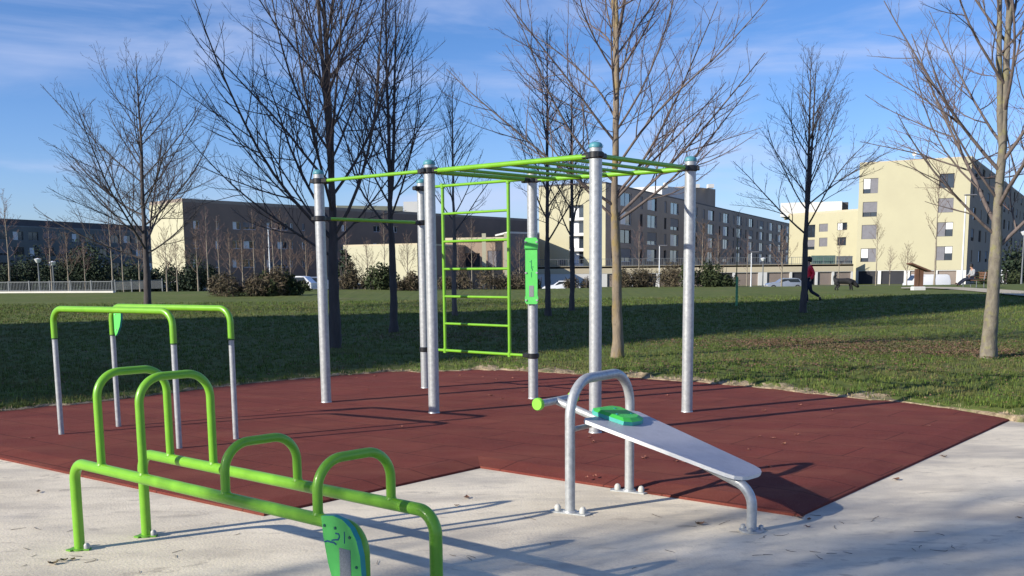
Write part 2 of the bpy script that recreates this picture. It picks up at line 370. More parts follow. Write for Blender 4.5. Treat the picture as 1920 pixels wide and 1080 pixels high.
# road at the foot of the buildings and sandy path on the right
def sheet(name, pts, M, dz=.004):
    b = MB(); b.add([(p[0], p[1], p[2] if len(p) > 2 else dz) for p in pts], [tuple(range(len(pts)))]); return tag(b.build(name, M, smooth=False), kind='structure')
sheet('road', [(-160, 128, -1.33), (160, 128, -1.33), (160, 146, -1.33), (-160, 146, -1.33)], ASPH)
pp = []
LP = [(1690, 540.5), (1745, 540), (1800, 543.5), (1860, 549), (1925, 555), (2050, 563)]
UP = [(2050, 551), (1925, 545.5), (1860, 541.5), (1800, 538.5), (1745, 537.5), (1690, 538.5)]
for px, py in LP + UP:
    q = gp(px, py, .17); pp.append((q.x, q.y, .17))
sheet('path', pp, PATHM)
# ------------------------------------------------------------------ calisthenics rig
def rig():
    H = 2.66
    P = {1: (-2.177, 12.433), 2: (-.84, 11.42), 3: (.784, 9.939), 4: (1.874, 11.315), 5: (.257, 12.604), 6: (-1.123, 13.845)}
    P = {k: Vector((*v, 0)) for k, v in P.items()}
    ctr = sum(P.values(), Vector()) / 6
    t = thing('calisthenics_rig', 'tall calisthenics rig of six galvanised posts with lime green monkey bars and ladder', 'exercise rig', ctr)
    r = .058
    posts = {}
    clz = {1: [2.585, 2.165], 2: [2.60], 3: [2.595], 4: [2.59], 5: [2.585, .555], 6: [2.59, 2.165, .55]}
    for k, p in P.items():
        posts[k] = MB().tube([p, p + Z * H], r, 28).build('post', GALV, t)
        c = MB(); c.tube([p + Z * H, p + Z * (H + .012), p + Z * (H + .03), p + Z * (H + .045), p + Z * (H + .052)], [.062, .064, .060, .045, .02], 24)
        c.build('post_cap', CAPM, posts[k])
        MB().tube([p + Z * .043, p + Z * .058], [.064, .060], 24).build('post_collar', GALV, posts[k])
        for z in clz[k]:
            b = MB(); b.tube([p + Z * (z - .03), p + Z * (z - .022), p + Z * (z + .022), p + Z * (z + .03)], [.064, .071, .071, .064], 24)
            nb = {1: (2, 6), 2: (1, 3, 5), 3: (2, 4), 4: (3, 5), 5: (6, 4, 2), 6: (5, 1)}[k]
            if z < 2: nb = {5: (6,), 6: (5,)}[k]
            elif z < 2.3: nb = {1: (6,), 6: (1,)}[k]
            for j in nb:
                d = (P[j] - p).normalized(); a = math.atan2(d.y, d.x)
                b.box(p + d * .10 + Z * z, (.09, .05, .05), a, bev=.008)
                b.tube([p + d * .10 + Z * z + Z * .02, p + d * .10 + Z * (z + .034)], .012, 8)
            d = (p - ctr); d.z = 0; d.normalize(); b.box(p + d * .075 + Z * z, (.035, .06, .045), math.atan2(d.y, d.x), bev=.006)
            b.build('clamp', BLACK, posts[k])
    def bar(a, b, z, rr, name='bar', za=None, zb=None, e=.10):
        d = (P[b] - P[a]).normalized()
        return MB().tube([P[a] + d * e + Z * (za or z), P[b] - d * e + Z * (zb or z)], rr, 14).build(name, GREEN, t)
    bar(1, 2, 2.595, .020, 'pull_up_bar', 2.585, 2.60)
    bar(1, 6, 2.165, .020, 'low_pull_up_bar')
    # monkey bars between posts 2-3 and 5-4
    zr = 2.585
    bar(2, 3, zr, .026, 'monkey_bar_rail', 2.595, 2.59); bar(5, 4, zr, .026, 'monkey_bar_rail', 2.585, 2.585)
    bar(3, 4, 2.59, .023, 'end_bar'); bar(2, 5, 2.59, .023, 'end_bar')
    for i in range(1, 6):
        f = i / 6
        a = P[2].lerp(P[3], f); b = P[5].lerp(P[4], f)
        MB().tube([a + Z * 2.59, b + Z * 2.583], .017, 12).build('rung', GREEN, t)
    # wall-bar ladder between posts 6 and 5
    lad = MB()
    a = P[6]; b = P[5]; d = (b - a).normalized()
    zs = [.553 + i * .3415 for i in range(7)]
    root = MB().tube([a + d * .10 + Z * zs[-1], b - d * .10 + Z * zs[-1]], .018, 12).build('ladder', GREEN, t)
    MB().tube([a + d * .10 + Z * zs[0], b - d * .10 + Z * zs[0]], .018, 12).build('bottom_bar', GREEN, root)
    for f in (.205, .80):
        q = a.lerp(b, f)
        u = MB().tube([q + Z * (zs[0] - .0), q + Z * (zs[-1] + .0)], .021, 14)
        u.tube([q + Z * (zs[0] - .03), q + Z * (zs[0] + .03)], .027, 14).tube([q + Z * (zs[-1] - .03), q + Z * (zs[-1] + .03)], .027, 14); u.build('upright', GREEN, root)
    for z in zs[1:-1]:
        MB().tube([a.lerp(b, .205) + Z * z, a.lerp(b, .80) + Z * z], .0155, 12).build('rung', GREEN, root)
    # information plate on post 5
    p = P[5]; n = (Vector((0, 0, 0)) - p); n.z = 0; n.normalize(); n.rotate(Quaternion(Z, rad(-10))); s = n.cross(Z) * -1
    c = p + n * .068
    pl = MB(); hw = .078; z0, z1 = 1.165, 1.93
    o = [(-hw * .8, z0), (hw * .8, z0), (hw, z0 + .03), (hw, z0 + .08), (hw * .9, z0 + .1), (hw * .9, z1 - .13), (hw, z1 - .11), (hw, z1 - .03), (hw * .75, z1), (-hw * .75, z1), (-hw, z1 - .03), (-hw, z1 - .11), (-hw * .9, z1 - .13), (-hw * .9, z0 + .1), (-hw, z0 + .08), (-hw, z0 + .03)]
    pl.prism([c - n * .012 + s * x + Z * z for x, z in o], n, .026)
    plate = pl.build('information_plate', PANELG, t)
    MB().box(c + n * .018 + Z * (z1 - .125), (.016, hw * 2.05, .022), math.atan2(n.y, n.x), bev=.004).build('ridge', mat('panel_ridge', (.03, .27, .05), .4), plate)
    for x in (-hw * .82, hw * .82):
        for z in (z0 + .045, (z0 + z1) / 2 - .02, z1 - .05):
            q = c + s * x + Z * z; MB().tube([q + n * .012, q + n * .024], .012, 10).build('bolt', GALV, plate)
    MB().box(c + n * .0155 + Z * (z0 + .15), (.003, .055, .13), math.atan2(n.y, n.x)).build('sticker', STICK, plate)
    k = MB()
    for (x, z, w, h) in ((0, z0 + .46, .006, .10), (0, z0 + .34, .006, .06), (-.012, z0 + .49, .02, .007), (.012, z0 + .43, .022, .007), (.01, z0 + .40, .007, .03)):
        k.box(c + n * .0155 + s * x + Z * z, (.003, w, h), math.atan2(n.y, n.x))
    k.build('pictogram', mat('print_dark_green', (.02, .22, .10), .5), plate)
rig()

# ------------------------------------------------------------------ dip bars (two inverted U frames on the mat)
def dip_bars():
    A = (Vector((-4.334, 10.142, 0)), Vector((-2.93, 9.265, 0))); B = (Vector((-3.96, 10.624, 0)), Vector((-2.558, 9.758, 0)))
    for (p, q), lab in ((A, 'nearer lime green dip bar on silver legs without a leaf plate'), (B, 'farther lime green dip bar with a green leaf plate at its bend')):
        t = thing('dip_bar', lab, 'dip bar', (p + q) / 2, 'pair of parallel dip bars on the red mat')
        MB().tube(hoop(p, q, .965, 1.247, .13, 12), .029, 20).build('bar', GREEN, t)
        for e in (p, q):
            lg = MB().tube([e, e + Z * .975], .0255, 18).build('leg', GALV, t)
            MB().tube([e + Z * .960, e + Z * .970], .0312, 18).build('collar', mat('collar_dark', (.02, .06, .015), .5) if 'collar_dark' not in bpy.data.materials else bpy.data.materials['collar_dark'], lg)
        if (p, q) == B:
            d = (q - p).normalized(); n = Vector((d.y, -d.x, 0)); n = n if n.y < 0 else -n
            o = [(.045, 1.205), (.155, 1.212), (.150, 1.13), (.125, 1.05), (.085, .985), (.055, .955), (.045, 1.0)]
            lp = MB().prism([p + d * x + Z * z + n * (-.012) for x, z in o], n, .024, 0, 1).build('leaf_plate', [PANELG, TEAL], t, smooth=False)
            for x, z in ((.075, 1.17), (.075, 1.02)):
                MB().tube([p + d * x + Z * z + n * .011, p + d * x + Z * z + n * .017], .007, 8).build('bolt', GALV, lp)
dip_bars()

# ------------------------------------------------------------------ low frame with four hoops over two rails
def hoop_frame():
    a = Vector((-2.515, 6.023, 0)); b = Vector((-2.228, 6.322, 0)); d = Vector((.752, -.659, 0)).normalized()
    Lr = 2.5; zr = .512; n = Vector((d.y, -d.x, 0))          # n faces the camera's left side
    t = thing('hoop_frame', 'lime green floor frame of two long rails with four hoops, nearest the camera', 'exercise frame', (a + b) / 2 + d * 1.2)
    def rail(p):
        return MB().tube(hoop(p, p + d * Lr, .004, zr, .105, 12), .0300, 22).build('rail', GREEN, t)
    for p in (a, b):
        o = rail(p)
        for e in (p, p + d * Lr):
            f = MB().tube([e + Z * .001, e + Z * .010], .050, 20)
            for k in range(3):
                u = Vector((math.cos(k * 2.09 - .35), math.sin(k * 2.09 - .35), 0)) * .05
                f.box(e + u + Z * .006, (.04, .04, .009), k * 2.09)
            f.build('base_plate', mat('green_base', (.12, .33, .03), .5) if 'green_base' not in bpy.data.materials else bpy.data.materials['green_base'], o)
            for k in (0, 1):
                u = Vector((math.cos(k * 2.09 - .35), math.sin(k * 2.09 - .35), 0)) * .052
                MB().tube([e + u + Z * .008, e + u + Z * .03, e + u + Z * .042], [.017, .018, .010], 12).build('bolt_cap', BOLTG, o)
    for s, z in ((.32, 1.045), (.76, 1.045), (1.51, .772), (2.21, .772)):
        p, q = a + d * s, b + d * s
        h = MB().tube(hoop(p, q, zr + .02, z, .135, 12), .0225, 20).build('hoop', GREEN, t)
        for e in (p, q): MB().tube([e + Z * (zr + .022), e + Z * (zr + .033)], [.028, .0225], 18).build('weld', GREEN, h)
    # leaf-shaped information plate in the end bend of the nearer rail
    th = .026
    face = a + n * .046
    def onp(px, py, off=.0): return onplane(px, py, face + n * off, n)
    # outline in rail coordinates (metres along the rail, height), front face
    o = [onp(x, y) for x, y in ((602, 967), (624, 967), (642, 975), (657, 991), (668, 1014), (675, 1044), (678, 1080), (678, 1140), (673, 1185), (661, 1190), (643, 1150), (628, 1105), (615, 1055), (606, 1005))]
    pl = MB().prism([p - n * th for p in o], n, th, 0, 1).build('leaf_plate', [PANELG, TEAL], t, smooth=False)
    for px, py in ((609, 985), (629, 990), (656, 1008), (669, 1064)):
        q = onp(px, py); MB().tube([q - n * .002, q + n * .005], .0065, 10).build('bolt', mat('bolt_teal', (.02, .12, .10), .4) if 'bolt_teal' not in bpy.data.materials else bpy.data.materials['bolt_teal'], pl)
    q0 = onp(648, 1066)
    dd = d
    MB().prism([q0 + dd * x + Z * z for x, z in ((-.036, -.085), (.036, -.085), (.036, .085), (-.036, .085))], n, .002).build('sticker', STICK, pl, smooth=False)
    k = MB()
    def stroke(pts, w):
        for (x0, y0), (x1, y1) in zip(pts[:-1], pts[1:]):
            p, q = onp(x0, y0), onp(x1, y1); e = (q - p).normalized().cross(n) * w
            k.prism([p - e * .5, q - e * .5, q + e * .5, p + e * .5], n, .002)
    stroke([(609, 1016), (614, 1014), (620, 1016), (626, 1017), (631, 1021)], .007)
    stroke([(622, 1013), (629, 1012)], .006); stroke([(629, 1000), (635, 1001), (637, 1006), (634, 1012), (629, 1012)], .006)
    stroke([(646, 997), (646, 1019)], .004)
    k.build('pictogram', INK, pl, smooth=False)
hoop_frame()

# ------------------------------------------------------------------ sit-up bench
def bench():
    A = Vector((.375, 6.825, 0)); B = Vector((.834, 7.474, 0)); F = Vector((1.445, 6.30, 0))
    u = (B - A).normalized(); M0 = (A + B) / 2
    t = thing('sit_up_bench', 'galvanised sit-up bench with sloping grey board and steel hoop on the concrete', 'sit-up bench', M0)
    hp = MB().tube(hoop(A, B, .004, .868, .24, 16), .033, 26).build('hoop', GALV, t)
    def plate(e, par, ang):
        v = Vector((math.cos(ang), math.sin(ang), 0)); w = Vector((-v.y, v.x, 0))
        bp = MB().prism([e + v * x + w * y + Z * .001 for x, y in ((-.13, -.045), (.13, -.045), (.145, 0), (.13, .045), (-.13, .045), (-.145, 0))], Z, .009)
        bp.tube([e + Z * .008, e + Z * .02], [.05, .043], 18)
        bp.build('base_plate', GALV, par)
        for s in (-1, 1):
            q = e + v * s * .092; MB().tube([q + Z * .009, q + Z * .034, q + Z * .048, q + Z * .052], [.022, .022, .014, .004], 14).build('bolt_cap', BOLTW, par)
    plate(A, hp, rad(-30)); plate(B, hp, rad(-30))
    T = Vector((.655, 7.105, .60)); Lo = Vector((1.475, 6.405, .315)); ax = (Lo - T).normalized(); side = Vector((u.x, u.y, 0)); side = (side - ax * side.dot(ax)).normalized(); nn_ = side.cross(ax)
    nn_ = nn_ if nn_.z > 0 else -nn_
    Lb = (Lo - T).length
    w0, w1 = .315, .175
    out = [(0 + .0, -w0 + .03), (0, w0 - .03), (.03, w0), (Lb - .10, w1 + .012), (Lb - .045, w1 - .01), (Lb - .012, w1 - .055), (Lb, w1 - .11), (Lb, -w1 + .11), (Lb - .012, -w1 + .055), (Lb - .045, -w1 + .01), (Lb - .10, -w1 - .012), (.03, -w0)]
    b = MB().prism([T + ax * x + side * y - nn_ * .012 for x, y in out], nn_, .024, 0, 1)
    b.build('board', [BOARD, BOARDE], t, smooth=False)
    # beam under the board that runs through the hoop to the foot roller
    C = Vector((.31, 7.405, .67)); Tb = T + ax * .35 - nn_ * .05
    MB().tube([C, T - nn_ * .05 + ax * -.02, Tb, T + ax * .62 - nn_ * .045], .026, 18).build('beam', GALV, t)
    MB().tube([A + Z * .55, B + Z * .55], .017, 16).build('cross_bar', GALV, t)
    ro = MB().tube([C - u * .225, C + u * .225], .026, 22).build('foot_roller', GALV, t)
    for s in (-1, 1):
        q = C + u * (.225 * s); MB().tube([q - u * .012 * s, q + u * .012 * s, q + u * .018 * s], [.043, .043, .038], 24).build('end_cap', mat('cap_lime', (.22, .60, .05), .4) if 'cap_lime' not in bpy.data.materials else bpy.data.materials['cap_lime'], ro)
    # curved foot
    hd = Vector((-ax.x, -ax.y, 0)).normalized(); r = .15
    pts = [F + Z * .004, F + Z * .08] + arc(F + hd * r + Z * .15, -hd, Z, r, 0, math.pi / 2 * .78, 10)
    pts.append(Lo - ax * .42 - nn_ * .045)
    ft = MB().tube(pts, .031, 22).build('foot', GALV, t); 
    fp = MB().tube([F + Z * .001, F + Z * .012], .075, 20); fp.build('base_plate', GALV, ft)
    for k in (0.2, 2.3, 4.4):
        q = F + Vector((math.cos(k), math.sin(k), 0)) * .062; MB().tube([q + Z * .010, q + Z * .03, q + Z * .036], [.015, .015, .006], 10).build('bolt_cap', GALV, ft)
    # green wedge pad on the upper end of the board
    pc = T + ax * .07 + nn_ * .012
    def pw(x, y, z): return pc + ax * x + side * y + nn_ * z
    pd = MB(); V = []
    ol = [(-.15, -.10), (-.10, -.155), (.12, -.11), (.15, -.05), (.15, .06), (.12, .13), (-.10, .15), (-.15, .09)]
    V += [pw(x, y, .001) for x, y in ol]; V += [pw(x * .98, y * .98, .026) for x, y in ol]; V += [pw(x * .74, y * .78, .042) for x, y in ol]
    n8 = 8; Fs = [tuple(range(7, -1, -1)), tuple(range(16, 24))]
    pd.add(V, Fs); 
    for k, mi in ((0, 1), (1, 0)):
        for i in range(8): pd.f.append((k * 8 + i, k * 8 + (i + 1) % 8, k * 8 + 8 + (i + 1) % 8, k * 8 + 8 + i)); pd.m.append(mi)
    pdo = pd.build('pad', [PADG, mat('pad_teal', (.05, .40, .34), .4)], t, smooth=False)
    for x, y in ((.03, -.07), (-.06, .03), (.05, .06)):
        MB().tube([pw(x, y, .041), pw(x, y, .046)], .010, 10).build('bolt', TEAL, pdo)
bench()
#PART2
# ------------------------------------------------------------------ buildings
class Wall:
    def __init__(s, a, b, z0, z1):
        s.a = Vector((a[0], a[1], 0)); s.b = Vector((b[0], b[1], 0)); s.z0 = z0; s.z1 = z1
        s.w = (s.b - s.a).length; s.u = (s.b - s.a).normalized(); s.n = Vector((s.u.y, -s.u.x, 0))
    def P(s, u, z, d=0): return s.a + s.u * u + Z * z + s.n * d
    def px(s, x0, y0, x1, y1):
        p = onplane(x0, y0, s.a, s.n); q = onplane(x1, y1, s.a, s.n)
        u = sorted([(p - s.a).dot(s.u), (q - s.a).dot(s.u)]); z = sorted([p.z, q.z])
        return (max(.1, u[0]), min(s.w - .1, u[1]), max(s.z0 + .05, z[0]), min(s.z1 - .05, z[1]))
    def mesh(s, op=(), dep=.22, off=0):
        b = MB(); us = sorted({0, s.w} | {v for o in op for v in o[:2]}); zs = sorted({s.z0, s.z1} | {v for o in op for v in o[2:]})
        for i in range(len(us) - 1):
            for j in range(len(zs) - 1):
                cu = (us[i] + us[i + 1]) / 2; cz = (zs[j] + zs[j + 1]) / 2
                if any(o[0] < cu < o[1] and o[2] < cz < o[3] for o in op): continue
                b.add([s.P(us[i], zs[j], off), s.P(us[i + 1], zs[j], off), s.P(us[i + 1], zs[j + 1], off), s.P(us[i], zs[j + 1], off)], [(0, 1, 2, 3)])
        for o in op:
            c = [(o[0], o[2]), (o[1], o[2]), (o[1], o[3]), (o[0], o[3])]
            for i in range(4):
                (u0, z0), (u1, z1) = c[i], c[(i + 1) % 4]
                b.add([s.P(u0, z0, off), s.P(u1, z1, off), s.P(u1, z1, off - dep), s.P(u0, z0, off - dep)], [(3, 2, 1, 0)])
        return b
def window(W_, o, par, style='plain', fm=None, dep=.2, fw_=.07):
    """glass pane set back in the opening, with a frame of its own and a shutter where one is let down"""
    fm = fm or FRAMED
    u0, u1, z0, z1 = o
    b = MB(); b.add([W_.P(u0, z0, -dep), W_.P(u1, z0, -dep), W_.P(u1, z1, -dep), W_.P(u0, z1, -dep)], [(0, 1, 2, 3)])
    w = b.build('window', GLASS, par, smooth=False)
    f = MB(); R = math.atan2(W_.u.y, W_.u.x)
    def bar(a0, a1, b0, b1, M=0): f.box(W_.P((a0 + a1) / 2, (b0 + b1) / 2, -dep + .035), (a1 - a0, .05, b1 - b0), R)
    bar(u0, u0 + fw_, z0, z1); bar(u1 - fw_, u1, z0, z1); bar(u0 + fw_, u1 - fw_, z0, z0 + fw_); bar(u0 + fw_, u1 - fw_, z1 - fw_, z1)
    m_ = (u0 + u1) / 2; bar(m_ - fw_ / 2, m_ + fw_ / 2, z0 + fw_, z1 - fw_)
    f.build('frame', fm, w, smooth=False)
    def sh(a0, a1, b0, b1, M, nm='shutter'):
        q = MB().box(W_.P((a0 + a1) / 2, (b0 + b1) / 2, -dep + .085), (a1 - a0, .04, b1 - b0), R)
        n = max(2, int((b1 - b0) / .16))
        for i in range(n): q.box(W_.P((a0 + a1) / 2, b0 + (b1 - b0) * (i + .5) / n, -dep + .108), (a1 - a0, .012, (b1 - b0) / n * .7), R)
        q.build(nm, M, w, smooth=False)
    if style == 'shut': sh(u0 + .03, u1 - .03, z0 + .02, z1 - .02, SHUT)
    if style == 'right': sh(m_, u1 - .03, z0 + .02, z1 - .02, SHUT); sh(u0 + fw_, m_ - fw_, z0 + .3 * (z1 - z0), z1 - fw_, FRAMEW, 'blind')
    if style == 'left': sh(u0 + .03, m_, z0 + .02, z1 - .02, SHUT); sh(m_ + fw_, u1 - fw_, z0 + .5 * (z1 - z0), z1 - fw_, FRAMEW, 'blind')
    if style == 'low': sh(u0 + .03, u1 - .03, z0 + .3 * (z1 - z0), z1 - .02, SHUT)
    if style == 'blind': sh(u0 + fw_, m_ - fw_ / 2, z0 + fw_, z1 - fw_, FRAMEW, 'blind')
    return w
def plain(W_, M, par, name='wall', op=(), off=0): return W_.mesh(op, off=off).build(name, M, par, smooth=False)
def roof(pts, z, par, M=None, th=.35, name='roof', ov=.0):
    return MB().prism([Vector((p[0], p[1], z)) for p in pts], Z, th).build(name, M or ROOFM, par, smooth=False)
def xy(px, Y, py=500):
    p = at(px, py, Y); return (p.x, p.y)
BG = -1.45

# the cream block of flats on the right
Lc, Rc = xy(1605, 155), xy(1812, 147)
zt = at(1812, 295, 147).z
far = (Rc[0] + 7 / 14.41 * 170, Rc[1] + 12.6 / 14.41 * 170); farL = (Lc[0] + 7 / 14.41 * 170, Lc[1] + 12.6 / 14.41 * 170)
t = thing('apartment_building', 'cream five-storey block of flats on the right with grey shuttered windows', 'building', (*Rc, BG))
w1 = Wall(Lc, Rc, .6, zt)
wins = [(1619, 335, 1646, 362, 'right'), (1618, 379, 1644, 406, 'low'), (1616, 422, 1643, 448, 'shut'), (1614, 466, 1642, 491, 'right'),
        (1762, 326, 1789, 352, 'plain'), (1760, 372, 1787, 398, 'shut'), (1758, 417, 1786, 443, 'left'), (1756, 462, 1785, 488, 'left')]
ops = [w1.px(*w[:4]) for w in wins]
plain(w1, WALLY, t, op=ops)
for o, w in zip(ops, wins): window(w1, o, t, w[4])
wg = Wall(Lc, Rc, BG, .6); go = [wg.px(1609, 509, 1645, 531), wg.px(1652, 509, 1694, 531), wg.px(1706, 509, 1752, 531), wg.px(1758, 509, 1792, 531)]
for i, o in enumerate(go): go[i] = (o[0], o[1], BG + .02, .5)
plain(wg, WHITE, t, 'ground_floor', go, off=-.05)
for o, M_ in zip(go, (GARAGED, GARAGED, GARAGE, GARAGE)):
    q = MB().add([wg.P(o[0], BG, -.27), wg.P(o[1], BG, -.27), wg.P(o[1], .55, -.27), wg.P(o[0], .55, -.27)], [(0, 1, 2, 3)]).build('garage_door_or_shade', M_, t, smooth=False)
w2 = Wall(Rc, far, BG, zt)
ops = []
for i in range(16):
    for j in range(5):
        u = 3.5 + i * 9.8 + (0 if j % 2 else 1.2); z = 1.6 + j * 2.95
        if z + 1.7 < zt: ops.append((u, u + (3.6 if (i + j) % 3 else 1.5), z, z + 1.7))
plain(w2, WALLD, t, op=ops)  # darker wall colour paints in the shade on this side
for k, o in enumerate(ops): window(w2, o, t, ('plain', 'low', 'blind')[k % 3], FRAMED)
w3 = Wall(farL, Lc, BG, zt); plain(w3, WALLY, t)
roof([Lc, Rc, far, farL], zt - .02, t, th=.18, M=BAND)
q = w1.P(w1.w * .47, zt + .2, -2)
MB().tube([q, q + Z * .9], .04, 8).tube([q + Z * .9 - w1.n * -.1, q + Z * .9 + w1.n * .15], [.26, .3], 16).build('satellite_dish', WHITE, t)

# lower link building with the white rooftop box
a, b = xy(1478, 204), xy(1606, 188); zl = at(1540, 400, 196).z
t = thing('link_building', 'lower cream building left of the tall cream block, white box on its roof', 'building', (*a, BG))
w = Wall(a, b, BG, zl)
wins = [(1512, 422, 1528, 445, 'plain'), (1536, 420, 1552, 434, 'shut'), (1570, 418, 1588, 431, 'blind'), (1536, 446, 1551, 462, 'shut'), (1570, 445, 1586, 460, 'plain'), (1512, 450, 1527, 468, 'low')]
ops = [w.px(*v[:4]) for v in wins]; plain(w, WALLY, t, op=ops)
for o, v in zip(ops, wins): window(w, o, t, v[4])
roof([a, b, (b[0] + 4, b[1] + 20), (a[0] + 4, a[1] + 20)], zl, t, BAND)
a2, b2 = xy(1463, 212), xy(1578, 206); z2 = at(1520, 379, 208).z
def boxy(x0, x1, Y, ya, yb_, dp, M, name, par, dY=0):
    """a box between two photo columns at depth Y, from row ya (top) down to row yb_"""
    p = at(x0, yb_, Y); q = at(x1, yb_, Y + dY); zt_ = at((x0 + x1) / 2, ya, Y + dY / 2).z; zb = min(p.z, q.z)
    u = Vector((q.x - p.x, q.y - p.y, 0)); n = Vector((u.y, -u.x, 0)).normalized()
    return MB().prism([Vector((p.x, p.y, zb)), Vector((q.x, q.y, zb)), Vector((q.x, q.y, zb)) - n * dp, Vector((p.x, p.y, zb)) - n * dp], Z, zt_ - zb).build(name, M, par, smooth=False)
boxy(1463, 1578, 210, 379, 404, 9, WHITE, 'roof_box', t, -4)
boxy(1578.5, 1590, 207, 379, 402, 7, ROOFM, 'roof_box', t)

# podium with garages in front
a, b = xy(1000, 152), xy(1600, 152)
t = thing('garage_podium', 'long low cream podium over a row of brown garage doors with a railing on top', 'garage block', (*a, BG))
zb, zt2 = .52, 1.55
wb = Wall(a, b, zb, zt2); plain(wb, BAND, t, 'parapet')
wg = Wall(a, b, BG, zb); go = []
edges = list(range(1136, 1425, 48)) + [1436, 1483, 1531, 1562, 1598]
for x0, x1 in zip(edges[:-1], edges[1:]):
    if x0 == 1424: continue
    o = wg.px(x0 + 2.5, 513, x1 - 2.5, 529); go.append((o[0], o[1], BG + .02, zb - .06))
plain(wg, WHITE, t, 'ground_floor', go, off=-.03)
for k, o in enumerate(go):
    MB().add([wg.P(o[0], BG, -.24), wg.P(o[1], BG, -.24), wg.P(o[1], zb, -.24), wg.P(o[0], zb, -.24)], [(0, 1, 2, 3)]).build('garage_door_or_shade', GARAGED if k in (1, 7, 4) else GARAGE, t, smooth=False)
roof([a, b, (b[0], b[1] + 18), (a[0], a[1] + 18)], zt2 - .3, t, BAND, .25)
r = MB()
for i in range(int(wb.w / 1.5)): r.box(wb.P(i * 1.5 + .5, zt2 + .5, -.3), (.06, .06, 1.0))
r.box(wb.P(wb.w / 2, zt2 + 1.0, -.3), (wb.w, .06, .06), 0); r.box(wb.P(wb.w / 2, zt2 + .1, -.3), (wb.w, .05, .05), 0)
for i in range(int(wb.w / .3)): r.box(wb.P(i * .3 + .1, zt2 + .5, -.3), (.03, .03, .9))
r.build('railing', RAILM, t, smooth=False)
boxy(1521, 1566, 153, 479, 497, .1, RAILG, 'windbreak', t); boxy(1568, 1598, 153, 480, 497, .1, RAILM, 'windbreak', t)

# dark terrace of flats receding behind the podium
a0, c0 = xy(1011, 166), xy(1135, 160); zt3 = at(1135, 344, 160).z
e0 = (c0[0] + 75.7, c0[1] + 181)
t = thing('apartment_block', 'long dark four-storey block of flats receding behind the podium, pale end wall on its left', 'building', (*c0, BG))
we = Wall(a0, c0, .2, zt3); o1 = [we.px(1067, 385, 1094, 500)]
plain(we, WALLY, t, op=o1)
u0, u1, z0, z1 = o1[0]
for k in range(4):
    za = z0 + (z1 - z0) * k / 4; window(we, (u0, u1, za + .4, za + (z1 - z0) / 4), t, 'blind', FRAMEW, dep=.9)
    MB().box(we.P((u0 + u1) / 2, za + .2, -.35), (u1 - u0 - .02, .6, .38), math.atan2(we.u.y, we.u.x)).build('balcony', WHITE, t, smooth=False)
MB().box(we.P(we.w * .36, at(1042, 492, 163).z, .3), (1.1, .5, .7), math.atan2(we.u.y, we.u.x)).build('wall_unit', RAILM, t)
wl = Wall(a0, c0, BG, .2); go = []
for x0, x1 in ((1016, 1034), (1040, 1056), (1078, 1094), (1100, 1128)):
    o = wl.px(x0, 515, x1, 531); go.append((o[0], o[1], BG + .02, .05))
plain(wl, WHITE, t, 'ground_floor', go, off=-.05)
for o in go: MB().add([wl.P(o[0], BG, -.27), wl.P(o[1], BG, -.27), wl.P(o[1], .2, -.27), wl.P(o[0], .2, -.27)], [(0, 1, 2, 3)]).build('garage_door_or_shade', GARAGED, t, smooth=False)  # dark sheets paint the shade in these openings
wf = Wall(c0, e0, BG, zt3); ops = []; st = []
for i in range(12):
    for j in range(4):
        u = 3 + i * 15.5; z = 2.2 + j * 2.85
        ops.append((u, u + 1.6, z, z + 2.0)); st.append(0); ops.append((u + 4.5, u + 10.5, z, z + 2.1)); st.append(1)
plain(wf, WALLG, t, op=ops)  # dark colour carries the shade of a facade turned from the sun
for k, (o, s_) in enumerate(zip(ops, st)):
    window(wf, o, t, ('blind', 'plain', 'low', 'blind', 'plain')[(k * 7) % 5] if s_ else ('shut', 'plain')[k % 4 == 0], FRAMEW if s_ and k % 3 else FRAMED)
roof([a0, c0, e0, (e0[0] - 14, e0[1] + 6), (a0[0] + 8, a0[1] + 20)], zt3, t, th=.25)
boxy(1241, 1290, 215, 351, 378, 8, WHITE, 'roof_box', t, 8)
boxy(1291, 1341, 224, 352, 386, 9, WALLG, 'roof_box', t, 10)
boxy(1300, 1312, 226, 345, 352, 2, WHITE, 'chimney', t); boxy(1328, 1339, 228, 345, 352, 2, WHITE, 'chimney', t); boxy(1246, 1252, 215, 342, 352, 2, WHITE, 'chimney', t)
w = Wall((a0[0] + 8, a0[1] + 20), a0, BG, zt3); plain(w, WALLY, t)

# long dark building left of centre with the pale lit end
a0, c0 = xy(286, 174), xy(348, 165); zt4 = at(348, 378, 165).z; e0 = (c0[0] + 56, c0[1] + 85)
t = thing('school_building', 'wide dark brown three-storey building left of centre with a pale sunlit end wall', 'building', (*c0, BG))
we = Wall(a0, c0, BG, zt4); plain(we, WALLC, t)
wf = Wall(c0, e0, BG, zt4)
wins = []
for y in (413, 450, 486):
    for x0, x1 in ((362, 374), (404, 412), (436, 452), (456, 480), (500, 512), (520, 540), (544, 550), (566, 572), (640, 652), (700, 714), (735, 745)):
        k = (x0 - 348) / 430 * .28; dy = (y - 500) * -k * .5
        wins.append((x0, y + dy, x1, y + dy + 16 * (1 - k)))
ops = [wf.px(*v) for v in wins]
plain(wf, WALLB, t, op=ops)
for k, o in enumerate(ops): window(wf, o, t, ('blind', 'plain', 'blind', 'low')[(k * 5) % 4], FRAMEW)
roof([a0, c0, e0, (e0[0] - 12, e0[1] + 10)], zt4, t, M=WALLG, th=.5)
boxy(632, 756, 262, 386, 410, 10, WALLC, 'roof_box', t, 6); boxy(757, 784, 268, 378, 408, 10, WHITE, 'roof_box', t)

